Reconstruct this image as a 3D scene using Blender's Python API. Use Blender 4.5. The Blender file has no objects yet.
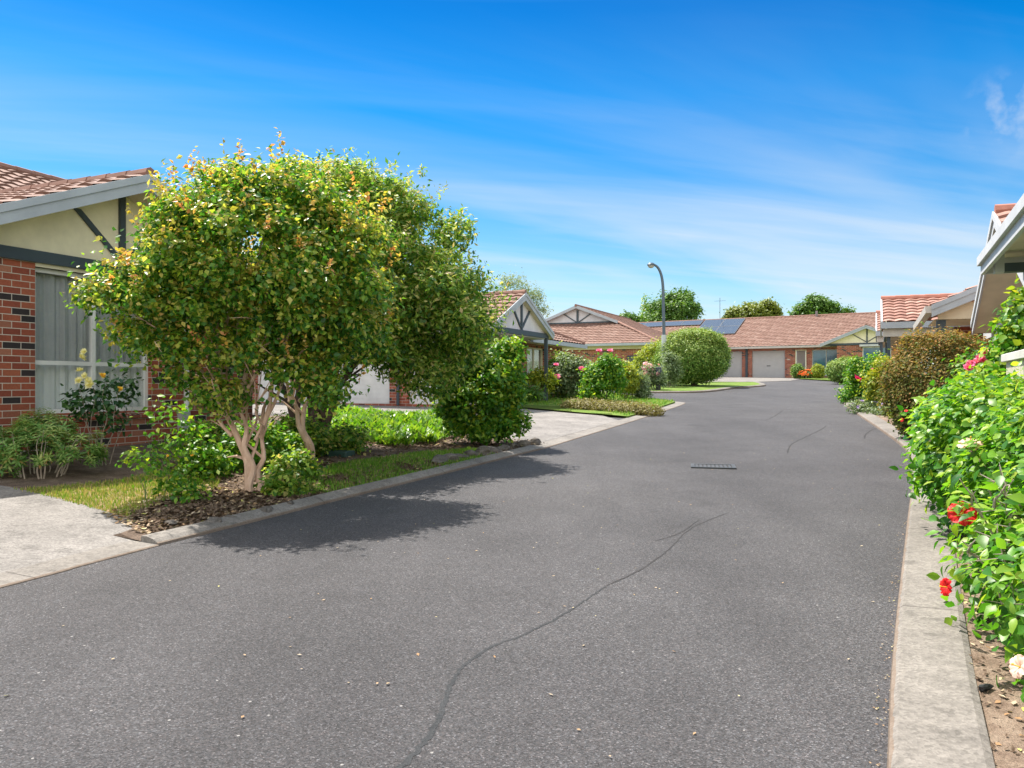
import bpy, bmesh, math, random
import numpy as np
from mathutils import Vector, Matrix
R = math.radians
sc = bpy.context.scene
col = sc.collection
# ------------------------------------------------------------------ camera, sky, sun
cam_d = bpy.data.cameras.new('camera'); cam = bpy.data.objects.new('camera', cam_d); col.objects.link(cam)
CAM_H = 1.5
cam.location = (0, 0, CAM_H); cam.rotation_euler = (R(90), 0, 0)
cam_d.sensor_width = 36; cam_d.lens = 28.125; cam_d.clip_start = .05; cam_d.clip_end = 4000
sc.camera = cam
sc.view_settings.view_transform = 'Standard'; sc.view_settings.look = 'None'
sc.view_settings.exposure = 1.15; sc.view_settings.gamma = 1
SUN_EL, SUN_AZ = 61, 42          # azimuth measured from +Y towards -X
w = bpy.data.worlds.new('World'); sc.world = w; w.use_nodes = True
nt = w.node_tree; nt.nodes.clear()
def N(t, k, **kw):
    n = t.nodes.new(k)
    for a, b in kw.items():
        if hasattr(n, a): setattr(n, a, b)
    return n
def math_n(t, op, a, b=None, clamp=False):
    n = t.nodes.new('ShaderNodeMath'); n.operation = op; n.use_clamp = clamp
    for i, v in enumerate((a, b)):
        if v is None: continue
        if isinstance(v, (int, float)): n.inputs[i].default_value = v
        else: t.links.new(v, n.inputs[i])
    return n.outputs[0]
def ramp_n(t, fac, stops, interp='LINEAR'):
    n = t.nodes.new('ShaderNodeValToRGB'); cr = n.color_ramp; cr.interpolation = interp
    while len(cr.elements) > 1: cr.elements.remove(cr.elements[-1])
    for i, (p, c) in enumerate(stops):
        e = cr.elements[0] if i == 0 else cr.elements.new(p)
        e.position = p; e.color = (c[0], c[1], c[2], 1) if not isinstance(c, (int, float)) else (c, c, c, 1)
    t.links.new(fac, n.inputs[0]); return n.outputs[0]
def mix_n(t, fac, a, b, mode='MIX'):
    n = t.nodes.new('ShaderNodeMix'); n.data_type = 'RGBA'; n.blend_type = mode
    for s, v in ((n.inputs[0], fac), (n.inputs[6], a), (n.inputs[7], b)):
        if isinstance(v, (int, float)): s.default_value = v
        elif isinstance(v, (tuple, list)): s.default_value = (v[0], v[1], v[2], 1)
        else: t.links.new(v, s)
    return n.outputs[2]
sky = N(nt, 'ShaderNodeTexSky', sky_type='NISHITA', sun_disc=False)
sky.sun_elevation = R(SUN_EL); sky.sun_rotation = R(-SUN_AZ); sky.air_density = 1.0; sky.dust_density = .6; sky.ozone_density = 1.4
geo = N(nt, 'ShaderNodeTexCoord'); sep = N(nt, 'ShaderNodeSeparateXYZ'); nt.links.new(geo.outputs['Generated'], sep.inputs[0])
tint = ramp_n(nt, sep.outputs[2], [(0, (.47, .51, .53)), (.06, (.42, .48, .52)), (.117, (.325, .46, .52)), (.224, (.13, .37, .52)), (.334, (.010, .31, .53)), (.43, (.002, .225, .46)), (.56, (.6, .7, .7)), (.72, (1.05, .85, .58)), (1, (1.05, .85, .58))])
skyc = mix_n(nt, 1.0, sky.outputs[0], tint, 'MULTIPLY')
boost = math_n(nt, 'ADD', 1.0, math_n(nt, 'MULTIPLY', math_n(nt, 'SUBTRACT', sep.outputs[2], .48, True), 3.1))  # extra brightness added to the unseen overhead sky, lifting the shade
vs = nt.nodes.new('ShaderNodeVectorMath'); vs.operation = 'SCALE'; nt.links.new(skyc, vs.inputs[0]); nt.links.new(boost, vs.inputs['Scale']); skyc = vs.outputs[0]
zz = math_n(nt, 'ADD', math_n(nt, 'MAXIMUM', sep.outputs[2], 0.0), .10)
cx = math_n(nt, 'DIVIDE', sep.outputs[0], zz); cy = math_n(nt, 'DIVIDE', sep.outputs[1], zz)
def streak(ang, along, across, seed, scale, stops, dist=.6):
    c_, s_ = math.cos(R(ang)), math.sin(R(ang)); cb = N(nt, 'ShaderNodeCombineXYZ')
    nt.links.new(math_n(nt, 'MULTIPLY', math_n(nt, 'ADD', math_n(nt, 'MULTIPLY', cx, c_), math_n(nt, 'MULTIPLY', cy, s_)), along), cb.inputs[0])
    nt.links.new(math_n(nt, 'MULTIPLY', math_n(nt, 'ADD', math_n(nt, 'MULTIPLY', cx, -s_), math_n(nt, 'MULTIPLY', cy, c_)), across), cb.inputs[1]); cb.inputs[2].default_value = seed
    cn = N(nt, 'ShaderNodeTexNoise'); cn.inputs['Scale'].default_value = scale; cn.inputs['Detail'].default_value = 6; cn.inputs['Roughness'].default_value = .5; cn.inputs['Distortion'].default_value = dist
    nt.links.new(cb.outputs[0], cn.inputs['Vector']); return ramp_n(nt, cn.outputs['Fac'], stops)
cm = math_n(nt, 'ADD', streak(28, .30, 1.1, 3.3, .8, [(.40, 0), (.58, .55), (.78, .9)]), math_n(nt, 'MULTIPLY', streak(12, .35, 2.4, 7.1, .9, [(.46, 0), (.66, .55), (.8, .8)], .9), .5), True)
band = ramp_n(nt, sep.outputs[2], [(0, .8), (.16, .85), (.30, .28), (.42, .04), (1, 0)])
cf = math_n(nt, 'MULTIPLY', cm, band)
skyc = mix_n(nt, cf, skyc, (2.7, 2.85, 3.0))
# one small puff of cloud high on the right
dv = N(nt, 'ShaderNodeVectorMath'); dv.operation = 'DISTANCE'; nt.links.new(geo.outputs['Generated'], dv.inputs[0]); dv.inputs[1].default_value = (.505, .815, .275)
pn = N(nt, 'ShaderNodeTexNoise'); pn.inputs['Scale'].default_value = 30; pn.inputs['Detail'].default_value = 6; nt.links.new(geo.outputs['Generated'], pn.inputs['Vector'])
pf = math_n(nt, 'MULTIPLY', ramp_n(nt, dv.outputs['Value'], [(0, 1), (.02, .8), (.05, 0)]), ramp_n(nt, pn.outputs['Fac'], [(.46, 0), (.66, .5)]))
skyc = mix_n(nt, pf, skyc, (2.6, 2.75, 2.9))
# added fill: bright cloud-like band behind the camera, unseen, lights the shaded faces
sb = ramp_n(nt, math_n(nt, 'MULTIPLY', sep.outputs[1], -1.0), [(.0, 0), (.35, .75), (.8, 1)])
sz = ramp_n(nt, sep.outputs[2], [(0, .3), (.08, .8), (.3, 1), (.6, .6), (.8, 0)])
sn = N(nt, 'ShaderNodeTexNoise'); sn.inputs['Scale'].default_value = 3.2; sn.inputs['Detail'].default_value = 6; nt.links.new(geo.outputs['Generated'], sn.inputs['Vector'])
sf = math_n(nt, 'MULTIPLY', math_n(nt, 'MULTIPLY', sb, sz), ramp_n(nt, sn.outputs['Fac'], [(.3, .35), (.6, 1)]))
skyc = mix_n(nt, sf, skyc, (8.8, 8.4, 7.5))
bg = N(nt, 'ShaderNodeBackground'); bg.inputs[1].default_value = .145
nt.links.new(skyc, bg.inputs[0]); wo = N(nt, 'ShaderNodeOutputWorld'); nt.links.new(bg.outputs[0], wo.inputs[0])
sd = bpy.data.lights.new('sun', 'SUN'); sd.energy = 4.15; sd.angle = R(.53); sd.color = (1, .955, .88)
sun = bpy.data.objects.new('sun', sd); col.objects.link(sun); sun.location = (-30, 37, 60)
sv = Vector((-math.sin(R(SUN_AZ)) * math.cos(R(SUN_EL)), math.cos(R(SUN_AZ)) * math.cos(R(SUN_EL)), math.sin(R(SUN_EL))))
sun.rotation_euler = sv.to_track_quat('Z', 'Y').to_euler()
# ------------------------------------------------------------------ helpers
F = 800.0
SL = .032
def g(y): return SL * max(-40.0, min(y, 70.0))
def P(u, v, off=0.0):
    """point of the sloping ground (raised by off) seen at a pixel of the photo"""
    k = (v - 384) / F
    Y = (CAM_H - off) / (SL + k); return ((u - 512) / F * Y, Y)
KP, KD = (-3.35, 5.2), (.4345, .9007)
def s_left(x, y): return -((x - KP[0]) * KD[1] - (y - KP[1]) * KD[0])
def zl(x, y):
    s = max(0.0, min(s_left(x, y), 6.0)); f = 1 - .72 * max(0.0, min((y - 13) / 8, 1.0))
    return g(y) + .05 * s * f
def tag(o, label=None, cat=None, group=None, kind=None):
    if label: o['label'] = label
    if cat: o['category'] = cat
    if group: o['group'] = group
    if kind: o['kind'] = kind
    return o
def empty(name, loc, rz=0.0):
    o = bpy.data.objects.new(name, None); col.objects.link(o); o.location = loc; o.rotation_euler = (0, 0, R(rz)); o.empty_display_size = .2
    return o
def link(name, me, mat, parent=None):
    o = bpy.data.objects.new(name, me); col.objects.link(o)
    if mat and not me.materials: me.materials.append(mat)
    if parent: o.parent = parent
    return o
class MB:
    def __init__(s): s.v = []; s.f = []; s.uv = None; s.sm = False
    def add(s, vs, fs):
        b = len(s.v); s.v += [tuple(v) for v in vs]; s.f += [tuple(b + i for i in f) for f in fs]; return s
    def box(s, x0, x1, y0, y1, z0, z1):
        return s.add([(x0, y0, z0), (x1, y0, z0), (x1, y1, z0), (x0, y1, z0), (x0, y0, z1), (x1, y0, z1), (x1, y1, z1), (x0, y1, z1)],
                     [(0, 3, 2, 1), (4, 5, 6, 7), (0, 1, 5, 4), (1, 2, 6, 5), (2, 3, 7, 6), (3, 0, 4, 7)])
    def bar(s, p0, p1, a, b):
        """box from p0 to p1; a, b are the full cross section edge vectors, centred"""
        p0, p1, a, b = Vector(p0), Vector(p1), Vector(a) / 2, Vector(b) / 2
        vs = [p + i * a + j * b for p in (p0, p1) for i, j in ((-1, -1), (1, -1), (1, 1), (-1, 1))]
        return s.add(vs, [(0, 1, 2, 3), (7, 6, 5, 4), (0, 4, 5, 1), (1, 5, 6, 2), (2, 6, 7, 3), (3, 7, 4, 0)])
    def slab(s, poly, ext):
        """closed prism of a planar polygon extruded by vector ext"""
        n = len(poly); e = Vector(ext); vs = [Vector(p) for p in poly] + [Vector(p) + e for p in poly]
        fs = [tuple(range(n))[::-1], tuple(range(n, 2 * n))] + [(i, (i + 1) % n, n + (i + 1) % n, n + i) for i in range(n)]
        return s.add(vs, fs)
    def tube(s, pts, rad, n=8, cap=True):
        pts = [Vector(p) for p in pts]; m = len(pts)
        if isinstance(rad, (int, float)): rad = [rad] * m
        vs = []; prev = None
        for i, p in enumerate(pts):
            t = (pts[min(i + 1, m - 1)] - pts[max(i - 1, 0)]).normalized()
            a = prev - t * prev.dot(t) if prev else t.orthogonal()
            if a.length < 1e-4: a = t.orthogonal()
            a.normalize(); prev = a; b = t.cross(a)
            for k in range(n):
                q = 2 * math.pi * k / n; vs.append(p + (a * math.cos(q) + b * math.sin(q)) * rad[i])
        fs = [(i * n + k, i * n + (k + 1) % n, (i + 1) * n + (k + 1) % n, (i + 1) * n + k) for i in range(m - 1) for k in range(n)]
        if cap: fs += [tuple(range(n))[::-1], tuple((m - 1) * n + k for k in range(n))]
        s.sm = True; return s.add(vs, fs)
    def lathe(s, prof, c=(0, 0, 0), n=16):
        vs = [(c[0] + r * math.cos(2 * math.pi * k / n), c[1] + r * math.sin(2 * math.pi * k / n), c[2] + z) for r, z in prof for k in range(n)]
        m = len(prof)
        fs = [(i * n + k, i * n + (k + 1) % n, (i + 1) * n + (k + 1) % n, (i + 1) * n + k) for i in range(m - 1) for k in range(n)]
        fs += [tuple(range(n))[::-1], tuple((m - 1) * n + k for k in range(n))]
        s.sm = True; return s.add(vs, fs)
    def build(s, name, mat, parent=None, bevel=0.0, smooth=None):
        me = bpy.data.meshes.new(name); me.from_pydata(s.v, [], s.f); me.update()
        bm = bmesh.new(); bm.from_mesh(me); bmesh.ops.recalc_face_normals(bm, faces=bm.faces[:])
        if bevel > 0:
            bmesh.ops.bevel(bm, geom=[e for e in bm.edges if len(e.link_faces) == 2 and e.calc_face_angle(0) > .5], offset=bevel, segments=1, affect='EDGES', profile=.5)
        uv = bm.loops.layers.uv.new('UVMap')
        for f in bm.faces:
            n = f.normal
            for l in f.loops:
                c = l.vert.co
                l[uv].uv = (c.x, c.y) if abs(n.z) > .75 else ((c.y, c.z) if abs(n.x) > abs(n.y) else (c.x, c.z))
        bm.to_mesh(me); bm.free()
        if smooth if smooth is not None else s.sm:
            me.polygons.foreach_set('use_smooth', [True] * len(me.polygons))
            try: me.set_sharp_from_angle(angle=R(40))
            except Exception: pass
        return link(name, me, mat, parent)
def np_mesh(name, V, Q, mat, parent=None, attr=None, smooth=False, flat=None):
    """mesh from arrays, Q is (n,4) quads"""
    me = bpy.data.meshes.new(name); V = np.asarray(V, np.float32); Q = np.asarray(Q, np.int32)
    me.vertices.add(len(V)); me.vertices.foreach_set('co', V.ravel())
    me.loops.add(Q.size); me.loops.foreach_set('vertex_index', Q.ravel())
    me.polygons.add(len(Q)); me.polygons.foreach_set('loop_start', np.arange(0, Q.size, Q.shape[1], dtype=np.int32))
    if attr is not None:
        a = me.attributes.new('young', 'FLOAT', 'POINT'); a.data.foreach_set('value', np.asarray(attr, np.float32))
    if smooth: me.polygons.foreach_set('use_smooth', np.ones(len(Q), bool))
    me.update(calc_edges=True); me.validate()
    return link(name, me, mat, parent)
def catmull(pts, n=6):
    pts = [np.array(p, float) for p in pts]; out = []
    for i in range(len(pts) - 1):
        p0 = pts[max(i - 1, 0)]; p1, p2 = pts[i], pts[i + 1]; p3 = pts[min(i + 2, len(pts) - 1)]
        for k in range(n):
            t = k / n; out.append(.5 * ((2 * p1) + (-p0 + p2) * t + (2 * p0 - 5 * p1 + 4 * p2 - p3) * t * t + (-p0 + 3 * p1 - 3 * p2 + p3) * t ** 3))
    out.append(pts[-1]); return [tuple(o) for o in out]
def sheet(name, poly, zf, mat, cell=1.0, kind='structure', off=0.0, skirt=.12):
    bm = bmesh.new(); vs = [bm.verts.new((p[0], p[1], 0)) for p in poly]; bm.faces.new(vs)
    bmesh.ops.triangulate(bm, faces=bm.faces[:], ngon_method='EAR_CLIP')
    for ax in (0, 1):
        lo = min(p[ax] for p in poly); hi = max(p[ax] for p in poly); n = int((hi - lo) / cell)
        for i in range(1, n + 1):
            c = [0, 0, 0]; c[ax] = lo + (hi - lo) * i / (n + 1); no = [0, 0, 0]; no[ax] = 1
            bmesh.ops.bisect_plane(bm, geom=bm.verts[:] + bm.edges[:] + bm.faces[:], plane_co=c, plane_no=no)
    for v in bm.verts: v.co.z = zf(v.co.x, v.co.y) + off
    bmesh.ops.recalc_face_normals(bm, faces=bm.faces[:])
    for f in bm.faces:
        if f.normal.z < 0: f.normal_flip()
    if skirt:
        be = [e for e in bm.edges if len(e.link_faces) == 1]; r = bmesh.ops.extrude_edge_only(bm, edges=be)
        for v in r['geom']:
            if isinstance(v, bmesh.types.BMVert): v.co.z -= skirt
    me = bpy.data.meshes.new(name); bm.to_mesh(me); bm.free()
    o = link(name, me, mat); o['kind'] = kind; return o
def strip(name, poly, prof, zf, mat, side=1, kind='structure'):
    """kerb along a plan polyline; prof = [(offset to that side, height)]"""
    n = len(poly); m = len(prof); V = []; UV = []; L = 0
    for i, p in enumerate(poly):
        a = np.array(poly[max(i - 1, 0)][:2]); b = np.array(poly[min(i + 1, n - 1)][:2]); t = (b - a) / np.linalg.norm(b - a)
        if i: L += math.dist(poly[i - 1][:2], p[:2])
        nr = np.array((t[1], -t[0])) * side; z = zf(p[0], p[1])
        for o, h in prof: V.append((p[0] + nr[0] * o, p[1] + nr[1] * o, z + h)); UV.append((L, o))
    fs = [(i * m + k, (i + 1) * m + k, (i + 1) * m + k + 1, i * m + k + 1) for i in range(n - 1) for k in range(m - 1)]
    fs += [tuple(range(m)), tuple((n - 1) * m + k for k in range(m))]
    me = bpy.data.meshes.new(name); me.from_pydata(V, [], fs); uv = me.uv_layers.new(name='UVMap')
    for l in me.loops: uv.data[l.index].uv = UV[l.vertex_index]
    bm = bmesh.new(); bm.from_mesh(me); bmesh.ops.recalc_face_normals(bm, faces=bm.faces[:])
    if sum(f.normal.z * f.calc_area() for f in bm.faces) < 0: bmesh.ops.reverse_faces(bm, faces=bm.faces[:])
    bm.to_mesh(me); bm.free()
    o = link(name, me, mat)
    if kind: o['kind'] = kind
    return o
# ------------------------------------------------------------------ materials
def mat(name):
    m = bpy.data.materials.new(name); m.use_nodes = True; t = m.node_tree; b = t.nodes['Principled BSDF']; return m, t, b
def coords(t, which='Object', scale=None):
    c = t.nodes.new('ShaderNodeTexCoord').outputs[which]
    if scale:
        mp = t.nodes.new('ShaderNodeMapping'); mp.inputs['Scale'].default_value = scale; t.links.new(c, mp.inputs[0]); c = mp.outputs[0]
    return c
def noise(t, vec, sc_, det=3, rough=.5, out='Fac'):
    n = t.nodes.new('ShaderNodeTexNoise'); n.inputs['Scale'].default_value = sc_; n.inputs['Detail'].default_value = det; n.inputs['Roughness'].default_value = rough
    t.links.new(vec, n.inputs['Vector']); return n.outputs[out]
def bump(t, b, h, strength=.3, dist=.01):
    n = t.nodes.new('ShaderNodeBump'); n.inputs['Strength'].default_value = strength; n.inputs['Distance'].default_value = dist
    t.links.new(h, n.inputs['Height']); t.links.new(n.outputs[0], b.inputs['Normal'])
def paint(name, c, rough=.55, var=.12, spec=.4, metal=0):
    m, t, b = mat(name); v = coords(t)
    n = noise(t, v, 3.0, 5, .6); k = ramp_n(t, n, [(.3, tuple(x * (1 - var) for x in c)), (.7, tuple(min(1, x * (1 + var * .6)) for x in c))])
    t.links.new(k, b.inputs['Base Color']); b.inputs['Roughness'].default_value = rough; b.inputs['Specular IOR Level'].default_value = spec; b.inputs['Metallic'].default_value = metal
    return m
M = {}
M['fascia'] = paint('blue grey fascia paint', (.40, .43, .46))
M['fascia_white'] = paint('pale grey fascia paint', (.52, .52, .52))
M['trim'] = paint('dark slate trim paint', (.055, .075, .09))
M['cream'] = paint('cream render', (.84, .77, .55), .8)
M['pale'] = paint('pale lilac grey render', (.62, .60, .62), .8)
M['soffit'] = paint('soffit board', (.68, .59, .44), .8)
M['white'] = paint('white frame paint', (.78, .78, .76), .4)
M['creamframe'] = paint('cream frame paint', (.72, .66, .48), .45)
M['gutter'] = paint('beige gutter', (.52, .48, .43), .45)
M['garage'] = paint('garage door panel', (.44, .43, .43), .5, .05)
M['door'] = paint('brown grey door', (.22, .19, .18), .5)
M['meter'] = paint('dark meter box', (.05, .06, .08), .4)
M['pole'] = paint('galvanised pole', (.09, .12, .15), .45, .1, .5, .3)
M['pole_base'] = paint('pale pole base', (.52, .54, .55), .6)
M['black'] = paint('black plastic', (.02, .02, .022), .45)
M['fence'] = paint('weathered cream fence', (.58, .53, .40), .7, .2)
M['fence_rail'] = paint('grey fence rail', (.55, .53, .48), .7, .2)
M['grate'] = paint('cast iron', (.065, .067, .067), .6, .3, .5, .4)
M['slate'] = paint('blue grey roof sheet', (.22, .27, .33), .5)
M['lid'] = paint('green plastic lid', (.03, .07, .06), .5)
M['lampglass'] = paint('lamp lens', (.45, .42, .40), .25)
def brick_mat():
    m, t, b = mat('red brick'); uv = coords(t, 'UV')
    br = t.nodes.new('ShaderNodeTexBrick'); t.links.new(uv, br.inputs['Vector'])
    for k, v in (('Scale', 1), ('Mortar Size', .0055), ('Mortar Smooth', .25), ('Brick Width', .24), ('Row Height', .086), ('Bias', 0)): br.inputs[k].default_value = v
    br.inputs['Color1'].default_value = (0, 0, 0, 1); br.inputs['Color2'].default_value = (1, 1, 1, 1); br.inputs['Mortar'].default_value = (.5, .5, .5, 1)
    c = ramp_n(t, br.outputs['Color'], [(0, (.035, .028, .03)), (.11, (.05, .035, .034)), (.16, (.30, .07, .04)), (.45, (.42, .105, .055)), (.72, (.48, .14, .07)), (.86, (.28, .07, .04)), (.95, (.50, .20, .12))], 'LINEAR')
    c = mix_n(t, .7, c, ramp_n(t, noise(t, coords(t), .9, 6, .65), [(.3, .62), (.65, 1.12)]), 'MULTIPLY')
    n = noise(t, uv, 38, 4, .65); c = mix_n(t, .4, c, ramp_n(t, n, [(.3, .3), (.7, .95)]), 'MULTIPLY')
    c = mix_n(t, br.outputs['Fac'], c, (.58, .51, .43)); t.links.new(c, b.inputs['Base Color']); b.inputs['Roughness'].default_value = .85
    h = math_n(t, 'ADD', math_n(t, 'MULTIPLY', br.outputs['Fac'], -1.0), math_n(t, 'MULTIPLY', n, .4)); bump(t, b, h, .6, .008); return m
M['brick'] = brick_mat()
def tile_mat(name, cols):
    m, t, b = mat(name); uv = coords(t, 'UV'); s = t.nodes.new('ShaderNodeSeparateXYZ'); t.links.new(uv, s.inputs[0])
    fx = math_n(t, 'FLOOR', math_n(t, 'DIVIDE', s.outputs[0], .30)); fy = math_n(t, 'FLOOR', math_n(t, 'DIVIDE', s.outputs[1], .32))
    cb = t.nodes.new('ShaderNodeCombineXYZ'); t.links.new(fx, cb.inputs[0]); t.links.new(fy, cb.inputs[1])
    wn = t.nodes.new('ShaderNodeTexWhiteNoise'); wn.noise_dimensions = '2D'; t.links.new(cb.outputs[0], wn.inputs['Vector'])
    c = ramp_n(t, wn.outputs['Value'], [(i / (len(cols) - 1), k) for i, k in enumerate(cols)])
    n = noise(t, coords(t), 5, 6, .7); c = mix_n(t, .55, c, ramp_n(t, n, [(.3, .45), (.65, 1.0)]), 'MULTIPLY')
    t.links.new(c, b.inputs['Base Color']); b.inputs['Roughness'].default_value = .8; b.inputs['Specular IOR Level'].default_value = .25
    bump(t, b, noise(t, coords(t), 60, 3), .25, .006); return m
M['tile'] = tile_mat('terracotta tile', [(.205, .115, .085), (.255, .15, .115), (.23, .13, .10), (.30, .19, .15)])
M['tile_red'] = tile_mat('orange red tile', [(.32, .165, .125), (.38, .21, .165), (.29, .145, .11), (.44, .27, .215)])
M['ridge'] = paint('ridge tile', (.26, .145, .11), .8, .25, .25)
M['ridge_red'] = paint('red ridge tile', (.38, .16, .115), .8, .25, .25)
def asphalt():
    m, t, b = mat('asphalt'); v = coords(t)
    big = noise(t, v, .16, 4, .55); mid = noise(t, v, 1.1, 6, .65)
    mp = t.nodes.new('ShaderNodeMapping'); mp.inputs['Rotation'].default_value = (0, 0, R(25)); mp.inputs['Scale'].default_value = (1.5, .10, 1); t.links.new(v, mp.inputs[0])
    st = noise(t, mp.outputs[0], .8, 5, .6)
    base = ramp_n(t, big, [(.3, (.060, .057, .058)), (.5, (.072, .069, .070)), (.7, (.087, .083, .083))])
    base = mix_n(t, .55, base, ramp_n(t, mid, [(.3, .66), (.7, 1.15)]), 'MULTIPLY')
    base = mix_n(t, 1.0, base, ramp_n(t, st, [(.36, .91), (.64, 1.06)]), 'MULTIPLY')
    base = mix_n(t, 1.0, base, ramp_n(t, noise(t, v, .27, 2, .4), [(.47, .95), (.495, 1.0)]), 'MULTIPLY')
    base = mix_n(t, 1.0, base, ramp_n(t, noise(t, mp.outputs[0], .45, 2, .4), [(.52, 1.0), (.55, 1.04)]), 'MULTIPLY')
    oil = noise(t, v, .9, 3, .5); base = mix_n(t, 1.0, base, ramp_n(t, oil, [(.24, .78), (.34, 1.0)]), 'MULTIPLY')
    vo = t.nodes.new('ShaderNodeTexVoronoi'); vo.inputs['Scale'].default_value = 150; t.links.new(v, vo.inputs['Vector'])
    sx = t.nodes.new('ShaderNodeSeparateXYZ'); t.links.new(vo.outputs['Color'], sx.inputs[0])
    base = mix_n(t, .95, base, ramp_n(t, sx.outputs[0], [(0, .38), (.4, .8), (.8, 1.2), (.95, 1.7), (1, 2.6)]), 'MULTIPLY')
    base = mix_n(t, .22, base, mix_n(t, 1.0, base, ramp_n(t, sx.outputs[1], [(0, (1.25, .85, .8)), (.5, (1, 1, 1)), (1, (.8, .95, 1.2))]), 'MULTIPLY'))
    v2 = t.nodes.new('ShaderNodeTexVoronoi'); v2.inputs['Scale'].default_value = 22; t.links.new(v, v2.inputs['Vector'])
    s2 = t.nodes.new('ShaderNodeSeparateXYZ'); t.links.new(v2.outputs['Color'], s2.inputs[0])
    k = math_n(t, 'MULTIPLY', math_n(t, 'GREATER_THAN', s2.outputs[1], .965), math_n(t, 'LESS_THAN', v2.outputs['Distance'], .14))
    base = mix_n(t, math_n(t, 'MULTIPLY', k, .7), base, (.36, .34, .32))
    t.links.new(base, b.inputs['Base Color']); b.inputs['Roughness'].default_value = .85; b.inputs['Specular IOR Level'].default_value = .3
    bump(t, b, math_n(t, 'ADD', vo.outputs['Distance'], noise(t, v, 320, 2)), .7, .005); return m
M['asphalt'] = asphalt()
def concrete(name, c, joints=0.0, speck=.3, sc_=70):
    m, t, b = mat(name); v = coords(t); n1 = noise(t, v, 1.3, 6, .65); n2 = noise(t, v, 14, 5, .7)
    k = ramp_n(t, n1, [(.3, tuple(x * .68 for x in c)), (.7, tuple(x * 1.15 for x in c))]); k = mix_n(t, .8, k, ramp_n(t, noise(t, v, 4.5, 5, .7), [(.34, .62), (.46, 1.0)]), 'MULTIPLY'); k = mix_n(t, .6, k, ramp_n(t, n2, [(.3, .7), (.62, 1.05)]), 'MULTIPLY')
    vo = t.nodes.new('ShaderNodeTexVoronoi'); vo.inputs['Scale'].default_value = sc_; t.links.new(v, vo.inputs['Vector'])
    sx = t.nodes.new('ShaderNodeSeparateXYZ'); t.links.new(vo.outputs['Color'], sx.inputs[0])
    k = mix_n(t, speck, k, ramp_n(t, sx.outputs[0], [(0, .3), (.4, .85), (1, 1.5)]), 'MULTIPLY')
    if joints:
        s = t.nodes.new('ShaderNodeSeparateXYZ'); t.links.new(coords(t, 'UV'), s.inputs[0])
        j = math_n(t, 'FRACT', math_n(t, 'DIVIDE', math_n(t, 'ADD', s.outputs[0], .35), joints)); j = math_n(t, 'LESS_THAN', j, .012 / joints)
        k = mix_n(t, math_n(t, 'MULTIPLY', j, .85), k, (.07, .06, .055))
        ed = math_n(t, 'LESS_THAN', math_n(t, 'ADD', s.outputs[1], math_n(t, 'MULTIPLY', noise(t, v, 9, 4), -.03)), -.002)
        k = mix_n(t, math_n(t, 'MULTIPLY', ed, .5), k, (.16, .10, .06))
    t.links.new(k, b.inputs['Base Color']); b.inputs['Roughness'].default_value = .88; b.inputs['Specular IOR Level'].default_value = .2
    bump(t, b, math_n(t, 'ADD', n2, vo.outputs['Distance']), .35, .006); return m
M['kerb'] = concrete('kerb concrete', (.225, .203, .18), 2.4, .32)
M['drive'] = concrete('exposed aggregate concrete', (.225, .207, .19), 0, .4, 75)
M['drive2'] = concrete('worn driveway concrete', (.235, .215, .197), 0, .35, 50)
def earth(name, a, b_, c, scale=6):
    m, t, b = mat(name); v = coords(t); n1 = noise(t, v, scale, 7, .7); n2 = noise(t, v, scale * 9, 4, .7)
    k = ramp_n(t, n1, [(.3, a), (.5, b_), (.7, c)]); k = mix_n(t, .6, k, ramp_n(t, n2, [(.3, .5), (.7, 1.3)]), 'MULTIPLY')
    t.links.new(k, b.inputs['Base Color']); b.inputs['Roughness'].default_value = .95; b.inputs['Specular IOR Level'].default_value = .1
    bump(t, b, math_n(t, 'ADD', n1, n2), .8, .03); return m
M['soil'] = earth('dark garden soil', (.10, .072, .055), (.17, .125, .095), (.27, .20, .15), 5)
M['soil_right'] = earth('dry brown soil', (.16, .11, .08), (.26, .19, .14), (.36, .28, .21), 7)
M['lawn'] = earth('lawn turf', (.08, .15, .03), (.14, .22, .04), (.24, .25, .08), 3)
M['dry'] = earth('patchy dry grass', (.14, .15, .04), (.30, .22, .11), (.38, .27, .15), 4)
M['far'] = earth('distant ground', (.08, .11, .03), (.11, .14, .04), (.15, .16, .06), .3)
M['rock'] = earth('edging rock', (.09, .08, .07), (.17, .15, .13), (.27, .24, .21), 6)
M['crack_faint'] = earth('old crack sealant', (.064, .062, .063), (.072, .069, .070), (.082, .079, .079), 9)
M['crack'] = earth('crack sealant', (.062, .064, .067), (.075, .077, .080), (.092, .093, .096), 9)
M['mulch'] = earth('bark chips', (.10, .065, .045), (.22, .15, .10), (.42, .32, .24), 40)
def bark(name, a, b_):
    m, t, b = mat(name); v = coords(t, 'Object', (1, 1, .35)); n1 = noise(t, v, 14, 5, .65)
    t.links.new(ramp_n(t, n1, [(.3, a), (.7, b_)]), b.inputs['Base Color']); b.inputs['Roughness'].default_value = .8
    bump(t, b, n1, .4, .01); return m
M['bark_tan'] = bark('smooth tan bark', (.44, .28, .19), (.70, .50, .38))
M['bark_dark'] = bark('dark brown bark', (.055, .035, .025), (.14, .09, .065))
M['twig'] = bark('grey twig', (.24, .19, .15), (.45, .38, .31))
M['stem_green'] = bark('green stem', (.08, .12, .04), (.16, .2, .07))
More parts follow.
